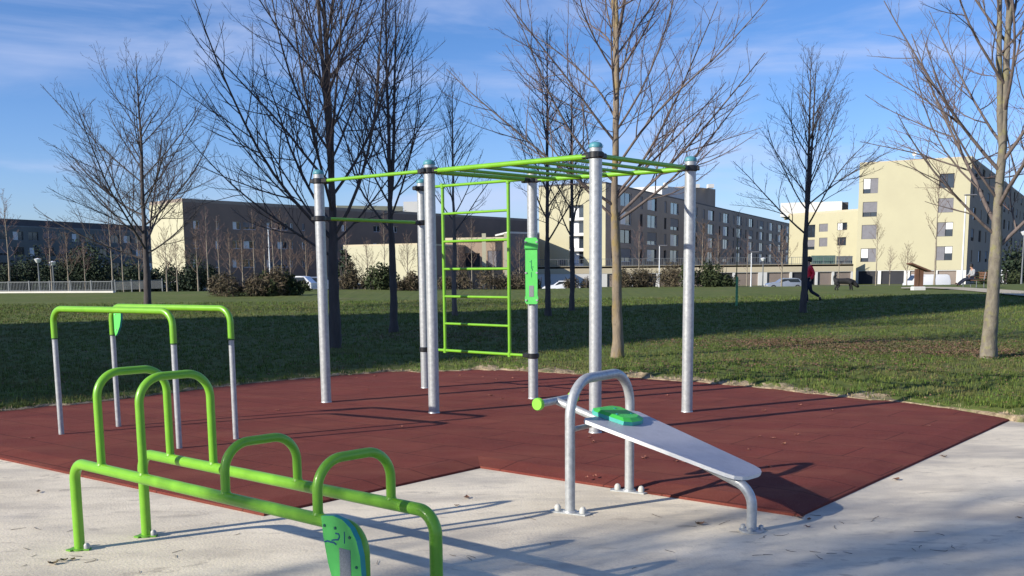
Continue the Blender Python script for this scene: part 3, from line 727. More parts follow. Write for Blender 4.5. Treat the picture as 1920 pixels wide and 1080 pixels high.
# low buildings seen between the rig's posts
t = thing('low_building', 'low building with a bare pale sunlit wall behind the left posts of the rig', 'building', (*xy(645, 128), BG))
a, b = xy(645, 132), xy(783, 126); zt5 = at(700, 461, 129).z
plain(Wall(a, b, BG, zt5), WALLC, t); w = Wall(b, (b[0] + 9, b[1] + 24), BG, zt5); plain(w, WALLB, t)  # side wall coloured darker than the front to stand for its shade
roof([a, b, (b[0] + 9, b[1] + 24), (a[0] + 9, a[1] + 24)], zt5, t, BAND, .2)
t = thing('brick_annex', 'low brown annex with a pale roof edge seen through the green ladder', 'building', (*xy(838, 138), BG))
a, b = xy(836, 140), xy(952, 138); zt5 = at(890, 452, 139).z
wx = Wall(a, b, BG, zt5); o = [wx.px(846, 475, 866, 500), wx.px(872, 475, 900, 500), wx.px(914, 470, 940, 505)]
plain(wx, WALLD, t, op=o)
for k, q in enumerate(o): window(wx, q, t, ('low', 'plain', 'shut')[k], FRAMED)
roof([(a[0], a[1] - .3), (b[0], b[1] - .3), (b[0], b[1] + 14), (a[0], a[1] + 14)], zt5, t, BAND, .45)
for px in (908, 949):
    p = xy(px, 137.2); MB().box((p[0], p[1], (BG + zt5 + .9) / 2), (.5, .5, zt5 + .9 - BG)).build('pillar', WALLC, t)
t = thing('grey_hall', 'plain dark grey hall wall between the ladder and the post with the green plate', 'building', (*xy(956, 150), BG))
a, b = xy(953, 152), xy(1012, 158); zt5 = at(980, 438, 154).z
plain(Wall(a, b, BG, zt5), mat('wall_mauve_grey', (.20, .175, .175), .85, 0, .06, .4), t)
plain(Wall(b, (b[0] - 2, b[1] + 14), BG, zt5), WALLG, t)
roof([a, b, (b[0] - 2, b[1] + 14), (a[0] - 2, a[1] + 14)], zt5, t, WHITE, .25)

# far left block
a, b = xy(-75, 196), xy(300, 252); zt6 = at(0, 424, 207).z
t = thing('office_block', 'long dark grey-green building at the far left with a dark set-back attic', 'building', (*a, BG))
wf = Wall(a, b, BG, zt6); ops = []
for i in range(19):
    for j in range(3): ops.append((1.2 + i * 4.1, 1.2 + i * 4.1 + 2.7, zt6 - 2.6 - j * 3.0, zt6 - .9 - j * 3.0))
ops = [o for o in ops if o[1] < wf.w - .3 and o[2] > BG + .3]
plain(wf, mat('wall_grey_green', (.14, .15, .15), .85, 0, .1, .3), t, op=ops)
for k, o in enumerate(ops): window(wf, o, t, ('plain', 'low', 'plain', 'blind')[(k * 3) % 4], RAILM)
n = wf.n
def sh_(p, d): return (p[0] - n.x * d, p[1] - n.y * d)
roof([a, b, sh_(b, 15), sh_(a, 15)], zt6, t, M=RAILM, th=.2)
MB().prism([Vector((*sh_(a, 2), zt6 + .2)), Vector((*sh_(b, 2), zt6 + .2)), Vector((*sh_(b, 14), zt6 + .2)), Vector((*sh_(a, 14), zt6 + .2))], Z, 1.35).build('attic', ROOFM, t, smooth=False)

# tall slab of flats outside the frame on the left: its shadow lies across the lawn
def tower():
    F_ = Vector((26, 46.5, 0)); h = 30.0; s = Vector((math.cos(SUN_AZ), math.sin(SUN_AZ), 0)) * (h / math.tan(SUN_EL))
    e = Vector((math.cos(rad(47.2)), math.sin(rad(47.2)), 0)); n_ = Vector((-e.y, e.x, 0))
    c = F_ - s; p0 = c - e * 62; p1 = c; w_ = 7.0
    t = thing('apartment_slab', 'tall narrow block of flats standing outside the picture to the left', 'building', p1)
    W1 = Wall(p0, p1, -1.5, h); ops = [(2 + i * 3.8, 4.2 + i * 3.8, 2 + j * 4.6, 3.8 + j * 4.6) for i in range(16) for j in range(6)]
    plain(W1, WALLC, t, op=ops)
    for o in ops: window(W1, o, t)
    plain(Wall(p1, p1 + n_ * w_, -1.5, h), WALLC, t); plain(Wall(p1 + n_ * w_, p0 + n_ * w_, -1.5, h), WALLC, t); plain(Wall(p0 + n_ * w_, p0, -1.5, h), WALLC, t)
    roof([p0, p1, p1 + n_ * w_, p0 + n_ * w_], h, t, th=.3)
tower()

# ------------------------------------------------------------------ bare trees
def tubes_np(paths, radii, n):
    """paths (k,m,3), radii (k,m) -> verts, quads: tapered tubes with n sides"""
    P = np.asarray(paths); R = np.asarray(radii); k, m, _ = P.shape
    T = np.gradient(P, axis=1); T /= np.linalg.norm(T, axis=2, keepdims=True) + 1e-9
    ref = np.where(np.abs(T[:, :1, 2:3]) > .9, np.array([1., 0, 0]), np.array([0, 0, 1.]))
    A = np.cross(T, np.broadcast_to(ref, T.shape)); A /= np.linalg.norm(A, axis=2, keepdims=True) + 1e-9; B = np.cross(T, A)
    th = np.arange(n) * 2 * np.pi / n
    V = P[:, :, None, :] + R[:, :, None, None] * (A[:, :, None, :] * np.cos(th)[None, None, :, None] + B[:, :, None, :] * np.sin(th)[None, None, :, None])
    i, j, q = np.meshgrid(np.arange(k), np.arange(m - 1), np.arange(n), indexing='ij'); q2 = (q + 1) % n
    F = np.stack([(i * m + j) * n + q, (i * m + j) * n + q2, (i * m + j + 1) * n + q2, (i * m + j + 1) * n + q], -1).reshape(-1, 4)
    return V.reshape(-1, 3), F
def rotv(v, ax, a):
    ax = ax / (np.linalg.norm(ax) + 1e-9); return v * math.cos(a) + np.cross(ax, v) * math.sin(a) + ax * ax.dot(v) * (1 - math.cos(a))
def grow(r, p, d, Ln, m, upk, wob):
    pts = [p]; st = Ln / (m - 1); d = d.copy(); w = r.normal(0, 1, 3)
    for i in range(m - 1):
        w = w * .6 + r.normal(0, 1, 3) * .6
        d = d + np.array([0, 0, upk / (m - 1)]) + w * wob; d /= np.linalg.norm(d); p = p + d * st; pts.append(p)
    return np.array(pts)
def make_tree(name, label, base, H, clear, R, r0, nl, seed, trunk_m, branch_m, twig_m, cat='tree', group=None, e0=32, forks=1, extra=(), dens=1.0, tmin=.0028, lean=(0, 0), low=1.0, lev=4):
    tmin = tmin * .8
    r = np.random.default_rng(seed)
    t = thing(name, label, cat, base, group)
    m0 = 18; zz = np.linspace(0, 1, m0) ** 1.1 * H; wb = np.cumsum(r.normal(0, .010 * H / 8, (m0, 2)), 0); wb[0] = 0
    lead = np.stack([wb[:, 0] + lean[0] * zz, wb[:, 1] + lean[1] * zz, zz], -1)
    rr = r0 * ((1 - zz / H) ** .85 * .94 + .03) * (1 + .22 * np.exp(-zz / (r0 * 1.6)))
    rr[zz > clear] *= .82
    leads = [(lead, rr)]
    for f in range(forks - 1):
        k = 7 - f * 2; s = lead[k]; a = r.uniform(0, 6.28); off = np.array([math.cos(a) * .9, .25 * math.sin(a), 0]) * .055
        m1 = m0 - k; q = lead[k:].copy() + off * np.linspace(0, 1, m1)[:, None] ** .7 * H * .62; q[:, 2] = np.interp(np.linspace(0, 1, m1), [0, 1], [s[2], H * .93])
        leads.append((q, rr[k] * .75 * (1 - np.linspace(0, 1, m1)) ** .8 + .008))
    def pos(ld, z):
        P_, R_ = ld; return np.array([np.interp(z, P_[:, 2], P_[:, 0]), np.interp(z, P_[:, 2], P_[:, 1]), z]), float(np.interp(z, P_[:, 2], R_))
    L1 = []; L2 = []; L3 = []; L4 = []
    az = r.uniform(0, 6.28)
    for k in range(nl):
        f = (k + r.uniform(0, .8)) / nl; z = clear + (H * .95 - clear) * f ** 1.1; az += 2.4 + r.normal(0, .35)
        el = rad(e0 + 30 * f + r.normal(0, 6)); ld = leads[k % len(leads)] if z > leads[k % len(leads)][0][0, 2] + .1 else leads[0]
        p, rb = pos(ld, z); Ln = R * 1.45 * (1 - f) ** .62 * (low if k < 3 else 1) * r.uniform(.8, 1.12) + .35
        d = np.array([math.cos(az) * math.cos(el), math.sin(az) * math.cos(el), math.sin(el)])
        L1.append((grow(r, p, d, Ln, 10, .58, .06), min(rb * .46, .006 + .0085 * Ln)))
    for (z, a_, el, Ln, rb_) in extra:
        p, rb = pos(leads[0], z); d = np.array([math.cos(a_) * math.cos(el), math.sin(a_) * math.cos(el), math.sin(el)])
        L1.append((grow(r, p, d, Ln, 10, .38, .03), rb_))
    def kids(par, sp, ang, lf, m, out, upk, wob, rf, lmin):
        for P_, rb in par:
            seg = np.linalg.norm(np.diff(P_, axis=0), axis=1).sum(); n = max(1, int(seg / sp)); side = r.integers(0, 2) * 2 - 1
            for i in range(n):
                f = .16 + .8 * (i + r.uniform(.1, .9)) / n; x = f * (len(P_) - 1); j = min(int(x), len(P_) - 2); p = P_[j] + (P_[j + 1] - P_[j]) * (x - j)
                d = P_[j + 1] - P_[j]; d /= np.linalg.norm(d) + 1e-9; side = -side
                ax = np.cross(d, np.array([0, 0, 1.])) + 1e-6; ax = rotv(ax, d, r.uniform(-1.3, 1.3) + (math.pi / 2) * side)
                dd = rotv(d, ax, rad(ang + r.normal(0, 9))); dd[2] = abs(dd[2]) * .8 + .08 if dd[2] < 0 else dd[2]; dd /= np.linalg.norm(dd)
                Ln = max(lmin, seg * lf * (1.12 - f) * r.uniform(.6, 1.25))
                out.append((grow(r, p, dd, Ln, m, upk, wob), max(tmin, rb * (1 - f * .75) * rf)))
    kids(L1 + [(ld[0][9:], ld[1][9]) for ld in leads], .27 / dens, 40, .52, 7, L2, .45, .10, .55, .22)
    kids(L2, .17 / dens, 38, .46, 5, L3, .35, .11, .55, .14)
    if lev > 3: kids(L3, .15 / dens, 36, .55, 4, L4, .25, .12, .7, .09)
    # trunk and leaders
    Vs = []; Fs = []; o = 0
    for P_, R_ in leads:
        mm = 70; zi = np.linspace(0, len(R_) - 1, mm); Pf = np.stack([np.interp(zi, np.arange(len(R_)), P_[:, c]) for c in range(3)], -1); Rf = np.interp(zi, np.arange(len(R_)), R_)
        V, F = tubes_np(Pf[None], Rf[None], 14); ctr_ = np.repeat(Pf, 14, 0); kn = np.repeat(np.convolve(r.normal(0, 1, mm), [.25, .5, .25], 'same')[:, None], 14, 1).reshape(-1, 1)
        V = ctr_ + (V - ctr_) * (1 + .045 * r.normal(0, 1, (len(V), 1)) + .06 * kn); Vs.append(V); Fs.append(F + o); o += len(V)
    npmesh('trunk', np.concatenate(Vs), [np.concatenate(Fs)], trunk_m, t, True)
    def pack(sets, taper):
        Vs = []; Fs = []; o = 0
        for st, n, tp in sets:
            if not st: continue
            P_ = np.array([s[0] for s in st]); m = P_.shape[1]; rb = np.array([s[1] for s in st])
            R_ = rb[:, None] * (1 - (1 - tp) * np.linspace(0, 1, m)[None]); R_ = np.maximum(R_, tmin * .75)
            V, F = tubes_np(P_, R_, n); Vs.append(V); Fs.append(F + o); o += len(V)
        return np.concatenate(Vs), [np.concatenate(Fs)]
    V1, F1 = pack([(L1, 7, .22), (L2, 5, .35)], 0)
    V2, F2 = pack([(L3, 3, .5), (L4, 3, .6)], 0)
    npmesh('crown', np.concatenate([V1, V2]), [F1[0], F2[0] + len(V1)], [branch_m, twig_m], t, True, mi=np.concatenate([np.full(len(F1[0]), 1 if lev < 4 else 0), np.ones(len(F2[0]))]))
    return t
def tb(px, py, z=.08):
    p = gp(px, py, z); return (p.x, p.y, z - .03)
PI = math.pi
T = {}
make_tree('bare_tree', 'tall dark bare tree behind the left post of the rig, biggest crown left of centre', tb(628, 655), 8.4, 1.95, 3.15, .112, 26, 11, BARKD, BARKD, TWD, forks=2, e0=40, low=1.15, dens=1.05,
          extra=((1.75, PI, .62, 3.4, .026), (2.1, PI * .97, .75, 3.2, .024), (2.0, .1, .7, 2.6, .022)))
make_tree('bare_tree', 'medium dark bare tree standing between the left post and the middle posts', tb(738, 625), 8.0, 2.35, 2.3, .098, 22, 12, BARKD, BARKD, TWD, forks=2, e0=42, dens=1.05)
make_tree('bare_tree', 'spreading bare tree on the far left above the dip bars', tb(277, 588), 8.9, 1.9, 3.9, .135, 20, 13, BARKD, BARKD, TWD, e0=26, low=1.1, dens=.9, tmin=.005, extra=((1.9, PI, .35, 4.3, .036), (2.1, 0, .4, 3.0, .032), (2.6, PI * .95, .5, 3.8, .032)))
make_tree('bare_tree', 'slim bare tree with a pale lower trunk seen through the green ladder', tb(853, 590), 7.6, 2.6, 1.6, .085, 16, 14, BARK, BARKD, TWD, e0=44, tmin=.0045)  # paler trunk colour stands for sun on the lower trunk
make_tree('bare_tree', 'bare tree just right of the post with the green information plate', tb(1028, 592), 8.9, 2.2, 2.0, .10, 18, 15, BARKD, BARKD, TWP, e0=44, tmin=.0045)
make_tree('bare_tree', 'thinner bare tree between the plate post and the front middle post', tb(1072, 581), 8.4, 2.4, 1.7, .10, 16, 16, BARKD, BARKD, TWP, e0=48, tmin=.005)
make_tree('bare_tree', 'bare tree with a yellow lichen-stained trunk right behind the tall middle post', tb(1158, 672), 7.9, 2.25, 2.35, .095, 24, 17, BARKY, BARK, TWP, forks=2, e0=36, low=1.1, dens=1.15,
          extra=((2.25, 0.05, .52, 3.1, .026), (2.3, PI * 1.02, .75, 2.2, .024), (2.6, -.15, .75, 2.6, .024)))
make_tree('bare_tree', 'dark bare tree that the person in red walks behind, in front of the cream building', tb(1505, 586), 8.1, 2.45, 2.5, .105, 22, 18, BARKD, BARKD, TWD, forks=2, e0=38, tmin=.0045)
make_tree('bare_tree', 'thick pale mottled tree at the right edge of the picture', tb(1853, 672), 8.6, 1.95, 2.5, .114, 20, 19, BARKM, BARK, TWP, forks=2, e0=36, low=1.2,
          extra=((1.95, PI, .62, 2.6, .026), (1.75, .1, .75, 2.4, .034), (2.5, PI * 1.05, .8, 2.6, .022)))
# trees behind the photographer, their thin shadows fall across the concrete
for i, (x, y, s) in enumerate(((-13.5, -3.2, 55), (-6.7, -1.9, 56))):
    make_tree('bare_tree', ('bare tree outside the picture on the left, its twig shadows cross the concrete', 'bare tree outside the picture behind the photographer')[i], (x, y, 0), 9.5, 3.2, 3.1, .15, 30, s, BARK, BARK, TWP, e0=38, dens=1.35, tmin=.0085)

# young trees far across the lawn: three grown once, then copied
def young(seed, H, clear, R, tw, nl=11):
    return make_tree('young_tree', 'young bare tree', (0, 0, 0), H, clear, R, .07, nl, seed, POLEY, BARK, tw, e0=48, tmin=.010, dens=1.0, lev=3)
protos = [young(31, 7.5, 2.4, 1.0, TWP), young(32, 6.2, 2.0, 1.3, TWP), young(33, 8.5, 2.8, .9, TWR), young(34, 5.2, 1.5, 1.5, TWR, 14)]
ylist = [(18, 82, 0, 1.15, 'thin young tree nearest the left edge of the picture'), (97, 84, 1, .9, 'young tree behind the railing, under the left side of the big spreading tree'),
         (160, 86, 1, .75, 'short young tree at the middle of the left railing'), (212, 80, 0, 1.0, 'pale young tree at the right end of the left railing'), (231, 98, 2, .9, 'young tree just left of the spreading tree trunk'),
         (313, 92, 3, 1.1, 'young reddish tree in front of the pale end wall'), (333, 96, 3, 1.0, 'second young reddish tree in front of the pale end wall, on the right'), (391, 84, 1, 1.0, 'young tree left of the brown hedge'),
         (432, 108, 3, 1.2, 'bushy young tree behind the left end of the hedge'), (478, 104, 2, 1.0, 'young reddish tree behind the middle of the hedge'), (515, 92, 0, 1.0, 'tall pale young tree above the right part of the hedge'),
         (545, 112, 3, 1.1, 'twiggy young tree above the parked cars left of the rig'), (650, 88, 0, .85, 'leaning pale young tree left of the bare pale wall'), (690, 100, 3, 1.0, 'bushy young tree in front of the bare pale wall'),
         (765, 104, 3, 1.05, 'young tree at the right end of the bare pale wall'), (885, 104, 2, .85, 'young reddish tree behind the green ladder rungs'), (925, 100, 1, .85, 'small young tree behind the right side of the green ladder'),
         (1198, 80, 1, .75, 'small pale young tree right of the front middle post'), (1316, 98, 3, 1.15, 'reddish young tree beside the right post'), (1400, 108, 0, .8, 'thin young tree before the garages, left of the silver car'),
         (1466, 112, 3, 1.35, 'reddish twiggy young tree before the garages'), (1572, 108, 0, .9, 'thin young tree standing behind the black dog'), (1642, 96, 2, .8, 'short reddish young tree at the left of the tall cream wall'),
         (1668, 104, 1, .7, 'second short young tree at the left of the tall cream wall'), (1752, 84, 2, 1.12, 'tall thin young tree in front of the right windows of the cream block'), (1700, 110, 3, .9, 'pinkish young tree behind the wooden sign'),
         (128, 100, 3, 1.2, 'bushy bare young tree before the grey-green building, behind the short railing tree'), (262, 102, 3, 1.25, 'bushy young tree directly behind the spreading tree trunk'), (372, 100, 3, 1.2, 'bushy young tree at the corner of the dark brown building'),
         (412, 96, 0, .95, 'pale young tree above the left end of the hedge'), (455, 112, 3, 1.35, 'large twiggy tree before the middle of the dark brown building'), (498, 116, 3, 1.3, 'twiggy tree touching the tall lamp post before the brown building'),
         (530, 100, 2, .95, 'thin reddish young tree above the right end of the hedge'), (575, 110, 3, 1.25, 'twiggy tree just left of the left post'), (722, 94, 2, .8, 'thin reddish young tree before the middle of the bare pale wall'),
         (860, 112, 3, 1.2, 'bushy tree behind the left upright of the ladder'), (975, 106, 3, 1.1, 'bushy tree before the dark grey hall'), (1345, 112, 3, 1.1, 'twiggy tree right of the right post before the podium')]
first = set()
for k, (px, Y, pi_, s, lab) in enumerate(ylist):
    pr = protos[pi_]; o = pr if pi_ not in first else copy_tree(pr); first.add(pi_)
    p = at(px, 530, Y); o.location = (p.x, p.y, ground_z(p.x, Y) + .02); o.scale = (s * 1.1, s * 1.1, s * (.92 + .16 * ((k * 37) % 10) / 10)); o.rotation_euler.z = k * 1.7
    tag(o, lab, 'young tree', 'young bare trees across the lawn')
# staked sapling on the lawn
sp = tb(1381, 572)
t = make_tree('sapling', 'very thin sapling tied in a green guard on the shaded lawn', sp, 3.6, 1.9, .35, .03, 7, 41, mat('sapling_green', (.12, .12, .03), .8), BARKD, TWD, cat='sapling', e0=60, tmin=.004, lev=3)
MB().tube([Vector((0, 0, 0)), Vector((0, 0, 1.1))], .045, 10).build('trunk_guard', STAKE, None).parent = t

# ------------------------------------------------------------------ shrubs, hedges, conifers
def cloud(blobs, n, size, seed, asp=.5):
    r = np.random.default_rng(seed); w = np.array([b[3] * b[4] * b[5] for b in blobs]); w = w / w.sum(); c = r.choice(len(blobs), n, p=w)
    B = np.array(blobs)[c]; d = r.normal(0, 1, (n, 3)); d /= np.linalg.norm(d, axis=1, keepdims=True); q = r.uniform(0, 1, (n, 1)) ** .45
    P = B[:, :3] + d * q * B[:, 3:6] * (1 + r.normal(0, .09, (n, 1))); P[:, 2] = np.maximum(P[:, 2], .03)
    a = r.normal(0, 1, (n, 3)); a /= np.linalg.norm(a, axis=1, keepdims=True); b = np.cross(a, r.normal(0, 1, (n, 3))); b /= np.linalg.norm(b, axis=1, keepdims=True)
    s = size * r.uniform(.5, 1.4, (n, 1)); V = np.stack([P - a * s, P + b * s * asp, P + a * s, P - b * s * asp], 1).reshape(-1, 3)
    return V, [np.arange(4 * n).reshape(-1, 4)]
def shrub(name, lab, px, Y, w, h, M, seed, n=2600, size=.12, d=None, group=None, cat='shrub', cone=False):
    p = at(px, 530, Y); t = thing(name, lab, cat, (p.x, p.y, ground_z(p.x, Y)), group); r = np.random.default_rng(seed); d = d or w * .5; bl = []
    if cone:
        for k in range(9):
            f = k / 9; bl.append((r.normal(0, .05), r.normal(0, .05), h * (.08 + .84 * f), w / 2 * (1 - f) ** .8 + .12, w / 2 * (1 - f) ** .8 + .12, h * .1))
    else:
        for k in range(max(4, int(w * 3))):
            x = r.uniform(-.46, .46) * w; hh = h * r.uniform(.4, 1.05); bl.append((x, r.uniform(-.3, .3) * d, hh * .5, w * .05 + .22 * h * r.uniform(.6, 1.4), d * .3, hh * .52))
    V, F = cloud(bl, n, size * (1.5 if M is HEDGE else 1), seed, .16 if M is HEDGE else .5)
    if M is HEDGE: V[:, 2] *= 1.0
    npmesh('foliage', V, F, M, t)
    st = MB()
    for k in range(7 if not cone else 1):
        x = (r.uniform(-.35, .35) * w) if not cone else 0; st.tube([Vector((x, 0, 0)), Vector((x * 1.1 + .05, .02, h * .45)), Vector((x * 1.25, .05, h * (.8 if not cone else .95)))], [.05, .035, .01], 6)
    s = st.build('stems', BARKD, None); s.parent = t
    tag(s, kind='stuff') if not cone else None
    return t
HG = 'shrubs along the far edge of the lawn'
shr = [('hedge', 'wide brown hedge left of the rig at the far edge of the lawn', 460, 60, 4.2, 1.75, HEDGE, 7000), ('hedge', 'darker clump at the right end of the wide brown hedge', 512, 60, 2.6, 1.5, HEDGEG, 4200),
       ('shrub', 'low green shrub in front of the parked cars left of the rig', 553, 69, 1.6, 1.15, HEDGEG, 1500), ('shrub', 'reddish brown shrub right behind the left post', 662, 74, 2.2, 2.3, HEDGE, 2200),
       ('shrub', 'green bushy shrub in front of the bare pale wall', 705, 72, 2.5, 2.0, HEDGEG, 3000), ('shrub', 'grey low shrub just left of the two middle posts', 765, 70, 2.3, 1.35, HEDGE, 2600),
       ('hedge', 'long dark hedge seen behind the lower rungs of the ladder', 905, 76, 6.4, 1.7, HEDGE, 5200), ('shrub', 'dark shrub at the foot of the pale end wall', 1000, 80, 1.6, 1.2, HEDGEG, 1500),
       ('hedge', 'brown hedge before the podium between the middle post and the right post', 1215, 80, 5.2, 1.9, HEDGE, 5000), ('hedge', 'dark green hedge right of the right post', 1325, 78, 4.0, 1.9, HEDGEG, 4200),
       ('shrub', 'brownish shrub between the podium hedge and the right post', 1268, 84, 2.6, 2.2, HEDGE, 2200), ('shrub', 'small shrub at the foot of the sunlit end wall', 1085, 86, 2.0, 1.4, HEDGE, 1400),
       ('shrub', 'dark evergreen shrub behind the seated person', 1872, 96, 4.0, 1.6, HEDGEG, 2600)]
for k, (nm, lab, px, Y, w, h, M, n) in enumerate(shr): shrub(nm, lab, px, Y, w, h, M, 100 + k, n, .10, cat=nm)
con = [(8, 118, 3.6, 4.6), (48, 122, 4.2, 5.2), (88, 116, 3.4, 4.4), (128, 120, 4.4, 5.4), (172, 118, 4.6, 6.0), (206, 124, 3.6, 4.8), (240, 116, 3.6, 4.2), (352, 118, 3.8, 4.2), (395, 122, 4.5, 4.4), (300, 122, 3.6, 4.0)]
words = ['leftmost dark evergreen behind the railing', 'dark evergreen behind the left railing, second from the left edge', 'shorter dark evergreen behind the railing, third from the left edge', 'wide dark evergreen behind the railing, left of the tallest one', 'tallest dark evergreen behind the railing', 'dark evergreen right of the tallest one',
         'low dark evergreen close to the left of the spreading tree trunk', 'dark evergreen before the brown building, right of the pale end wall', 'broad dark evergreen before the brown building, left of the hedge', 'low evergreen at the foot of the pale end wall']
for k, (px, Y, w, h) in enumerate(con): shrub('evergreen_tree', words[k], px, Y, w, h * (1 + .12 * math.sin(k * 2.1)), CONIF, 200 + k, 5200, .15, w, 'dark evergreens before the far left buildings', 'evergreen tree', cone=(k % 3 == 2))
shrub('fir_tree', 'small dark fir beside the bare pale wall', 648, 100, 2.6, 4.6, CONIF, 300, 2200, .2, cat='fir tree', cone=True)
shrub('pine_tree', 'green round-headed tree at the right edge of the picture behind a lamp post', 1916, 100, 3.4, 5.2, CONIF, 301, 2600, .2, 3.0, cat='pine tree')

# ------------------------------------------------------------------ left railing on its white kerb
def fence_left():
    p, q = at(-60, 552, 73), at(214, 552, 71)
    t = thing('park_railing', 'low grey railing on a white kerb along the far left edge of the lawn', 'railing', (p.x, p.y, 0))
    w = Wall((p.x, p.y), (q.x, q.y), 0, 1)
    R = math.atan2(w.u.y, w.u.x)
    MB().box(w.P(w.w / 2, .13), (w.w, .22, .26), R).build('kerb', CURB, t, smooth=False)
    b = MB(); nb = int(w.w / .11)
    for i in range(nb): b.box(w.P((i + .5) * w.w / nb, .58, 0), (.022, .022, .62), R)
    b.box(w.P(w.w / 2, .88), (w.w, .04, .05), R); b.box(w.P(w.w / 2, .32), (w.w, .04, .04), R); b.build('railing_panel', RAILM, t, smooth=False)
    for i in range(8): MB().box(w.P(.1 + i * (w.w - .2) / 7, .60), (.08, .08, .72), R).build('post', RAILM, t, smooth=False)
    p, q = at(216, 552, 74), at(306, 552, 80)
    t = thing('park_railing', 'short railing with a green top end right of the long kerbed railing', 'railing', (p.x, p.y, 0))
    w = Wall((p.x, p.y), (q.x, q.y), 0, 1); R = math.atan2(w.u.y, w.u.x); b = MB(); nb = int(w.w / .11)
    for i in range(nb): b.box(w.P((i + .5) * w.w / nb, .55), (.022, .022, .6), R)
    b.box(w.P(w.w / 2, .86), (w.w, .04, .05), R).build('railing_panel', RAILM, t, smooth=False)
    for i in range(4): MB().box(w.P(.06 + i * (w.w - .12) / 3, .5), (.07, .07, .95), R).build('post', RAILM, t, smooth=False)
fence_left()

# ------------------------------------------------------------------ lamps
def lamp(px, Y, h, lab, kind=0):
    p = at(px, 530, Y); g = ground_z(p.x, Y); t = thing('street_lamp', lab, 'street lamp', (p.x, p.y, g))
    o = Vector((p.x, p.y, g))
    MB().tube([o, o + Z * .9, o + Z * (h - .3)], [.09, .07, .05], 12).build('pole', RAILM if kind else FRAMEW, t)
    hd = MB()
    if kind: hd.tube([o + Z * (h - .3), o + Z * (h - .25), o + Z * h, o + Z * (h + .08)], [.12, .16, .30, .05], 16)
    else: hd.box(o + Vector((.35, 0, h - .22)), (.9, .28, .1), 0, bev=.03)
    hd.build('lamp_head', FRAMEW if kind else SHUT, t)
    if kind: MB().tube([o + Z * (h - .24), o + Z * (h - .02)], [.13, .26], 16).build('lamp_glass', LAMPG, t)
lamp(74, 90, 3.0, 'low park lamp with a white cone head behind the left railing', 1)
lamp(101, 96, 3.0, 'second white-headed park lamp, just right of the first behind the left railing', 1)
lamp(507, 105, 6.6, 'tall lamp post above the hedge, in front of the dark brown building')
lamp(1236, 118, 5.4, 'slim lamp post before the podium left of the right post')
lamp(1408, 118, 4.6, 'pale lamp post on the left of the silver car'); lamp(1430, 116, 3.6, 'short park lamp before the garages with a flat white head', 1)
lamp(1803, 84, 7.2, 'tall lamp post with a grey head close to the corner of the cream block')
lamp(1915, 92, 4.6, 'pale lamp post at the right edge of the picture', 1)

# ------------------------------------------------------------------ vehicles
def vehicle(name, lab, cat, px, Y, rz, Ln, Wd, H, M, van=False):
    p = at(px, 530, Y); t = thing(name, lab, cat, (0, 0, 0))
    prof = ([(-.5, .18), (-.5, .62), (-.47, .95), (-.42, 1.0), (.30, 1.0), (.40, .62), (.47, .50), (.5, .38), (.5, .18)] if van else
            [(-.5, .25), (-.5, .60), (-.46, .66), (-.36, .96), (-.28, 1.0), (.05, 1.0), (.20, .68), (.44, .58), (.5, .45), (.5, .25)])
    y = Wd / 2
    b = MB(); n = len(prof)
    rings = [(-y, .93), (-y * .96, 1.0), (y * .96, 1.0), (y, .93)]
    V = []
    for yy, s in rings:
        for x, z in prof: V.append((x * Ln * (s if abs(yy) == y else 1), yy * (1 if z < .65 else .86), z * H))
    F = [tuple(range(n - 1, -1, -1)), tuple(3 * n + i for i in range(n))]
    for k in range(3):
        for i in range(n): F.append((k * n + i, k * n + (i + 1) % n, (k + 1) * n + (i + 1) % n, (k + 1) * n + i))
    b.add(V, F).build('body', M, None, ang=30).parent = t
    for s in (-1, 1):
        w = MB(); yy = s * y * .875
        zz0, zz1 = (.62, .92) if van else (.66, .93)
        x0, x1 = (.10, .37) if van else (-.40, .14)
        w.prism([Vector((Ln * x0, yy, H * zz0)), Vector((Ln * (x1 + .03), yy, H * zz0)), Vector((Ln * (x1 - .08), yy, H * zz1)), Vector((Ln * (x0 + (.06 if not van else 0)), yy, H * zz1))], (0, s, 0), .02)
        w.build('side_window', GLASS, None, smooth=False).parent = t
    ws = MB(); xa, xb = (.405, .315) if van else (.19, .065)
    ws.prism([Vector((Ln * xa + .02, -y * .78, H * .64)), Vector((Ln * xa + .02, y * .78, H * .64)), Vector((Ln * xb + .02, y * .76, H * .95)), Vector((Ln * xb + .02, -y * .76, H * .95))], (1, 0, .6), .02); ws.build('windscreen', GLASS, None, smooth=False).parent = t
    for x in (-.32, .33):
        for s in (-1, 1):
            c = Vector((x * Ln, s * (y - .1), .32)); w = MB().tube([c - Vector((0, .11, 0)), c + Vector((0, .11, 0))], .32, 20).build('wheel', TYRE, None); w.parent = t
            MB().tube([c - Vector((0, .118, 0)), c + Vector((0, .118, 0))], .19, 14).build('rim', RIM, None).parent = w
    for s in (-1, 1):
        MB().box((Ln * .495, s * y * .72, H * .43), (.06, .3, .14), bev=.02).build('headlight', LAMPG, None).parent = t
    t.location = (p.x, p.y, ground_z(p.x, Y) + .03); t.rotation_euler.z = rz
    return t
vehicle('parked_car', 'light silver car parked in front of the garages left of the person in red', 'car', 1470, 126, PI, 4.3, 1.75, 1.4, CARS)
vehicle('parked_van', 'white van parked behind the wooden sign', 'van', 1737, 118, PI, 4.6, 1.85, 1.75, CARW, True)
vehicle('parked_van', 'white van parked behind the thick tree at the right edge', 'van', 1886, 122, rad(70), 5.0, 2.0, 2.2, CARW, True)
vehicle('parked_car', 'white car half hidden behind the right end of the hedge', 'car', 545, 92, PI * .95, 4.2, 1.7, 1.42, CARW)
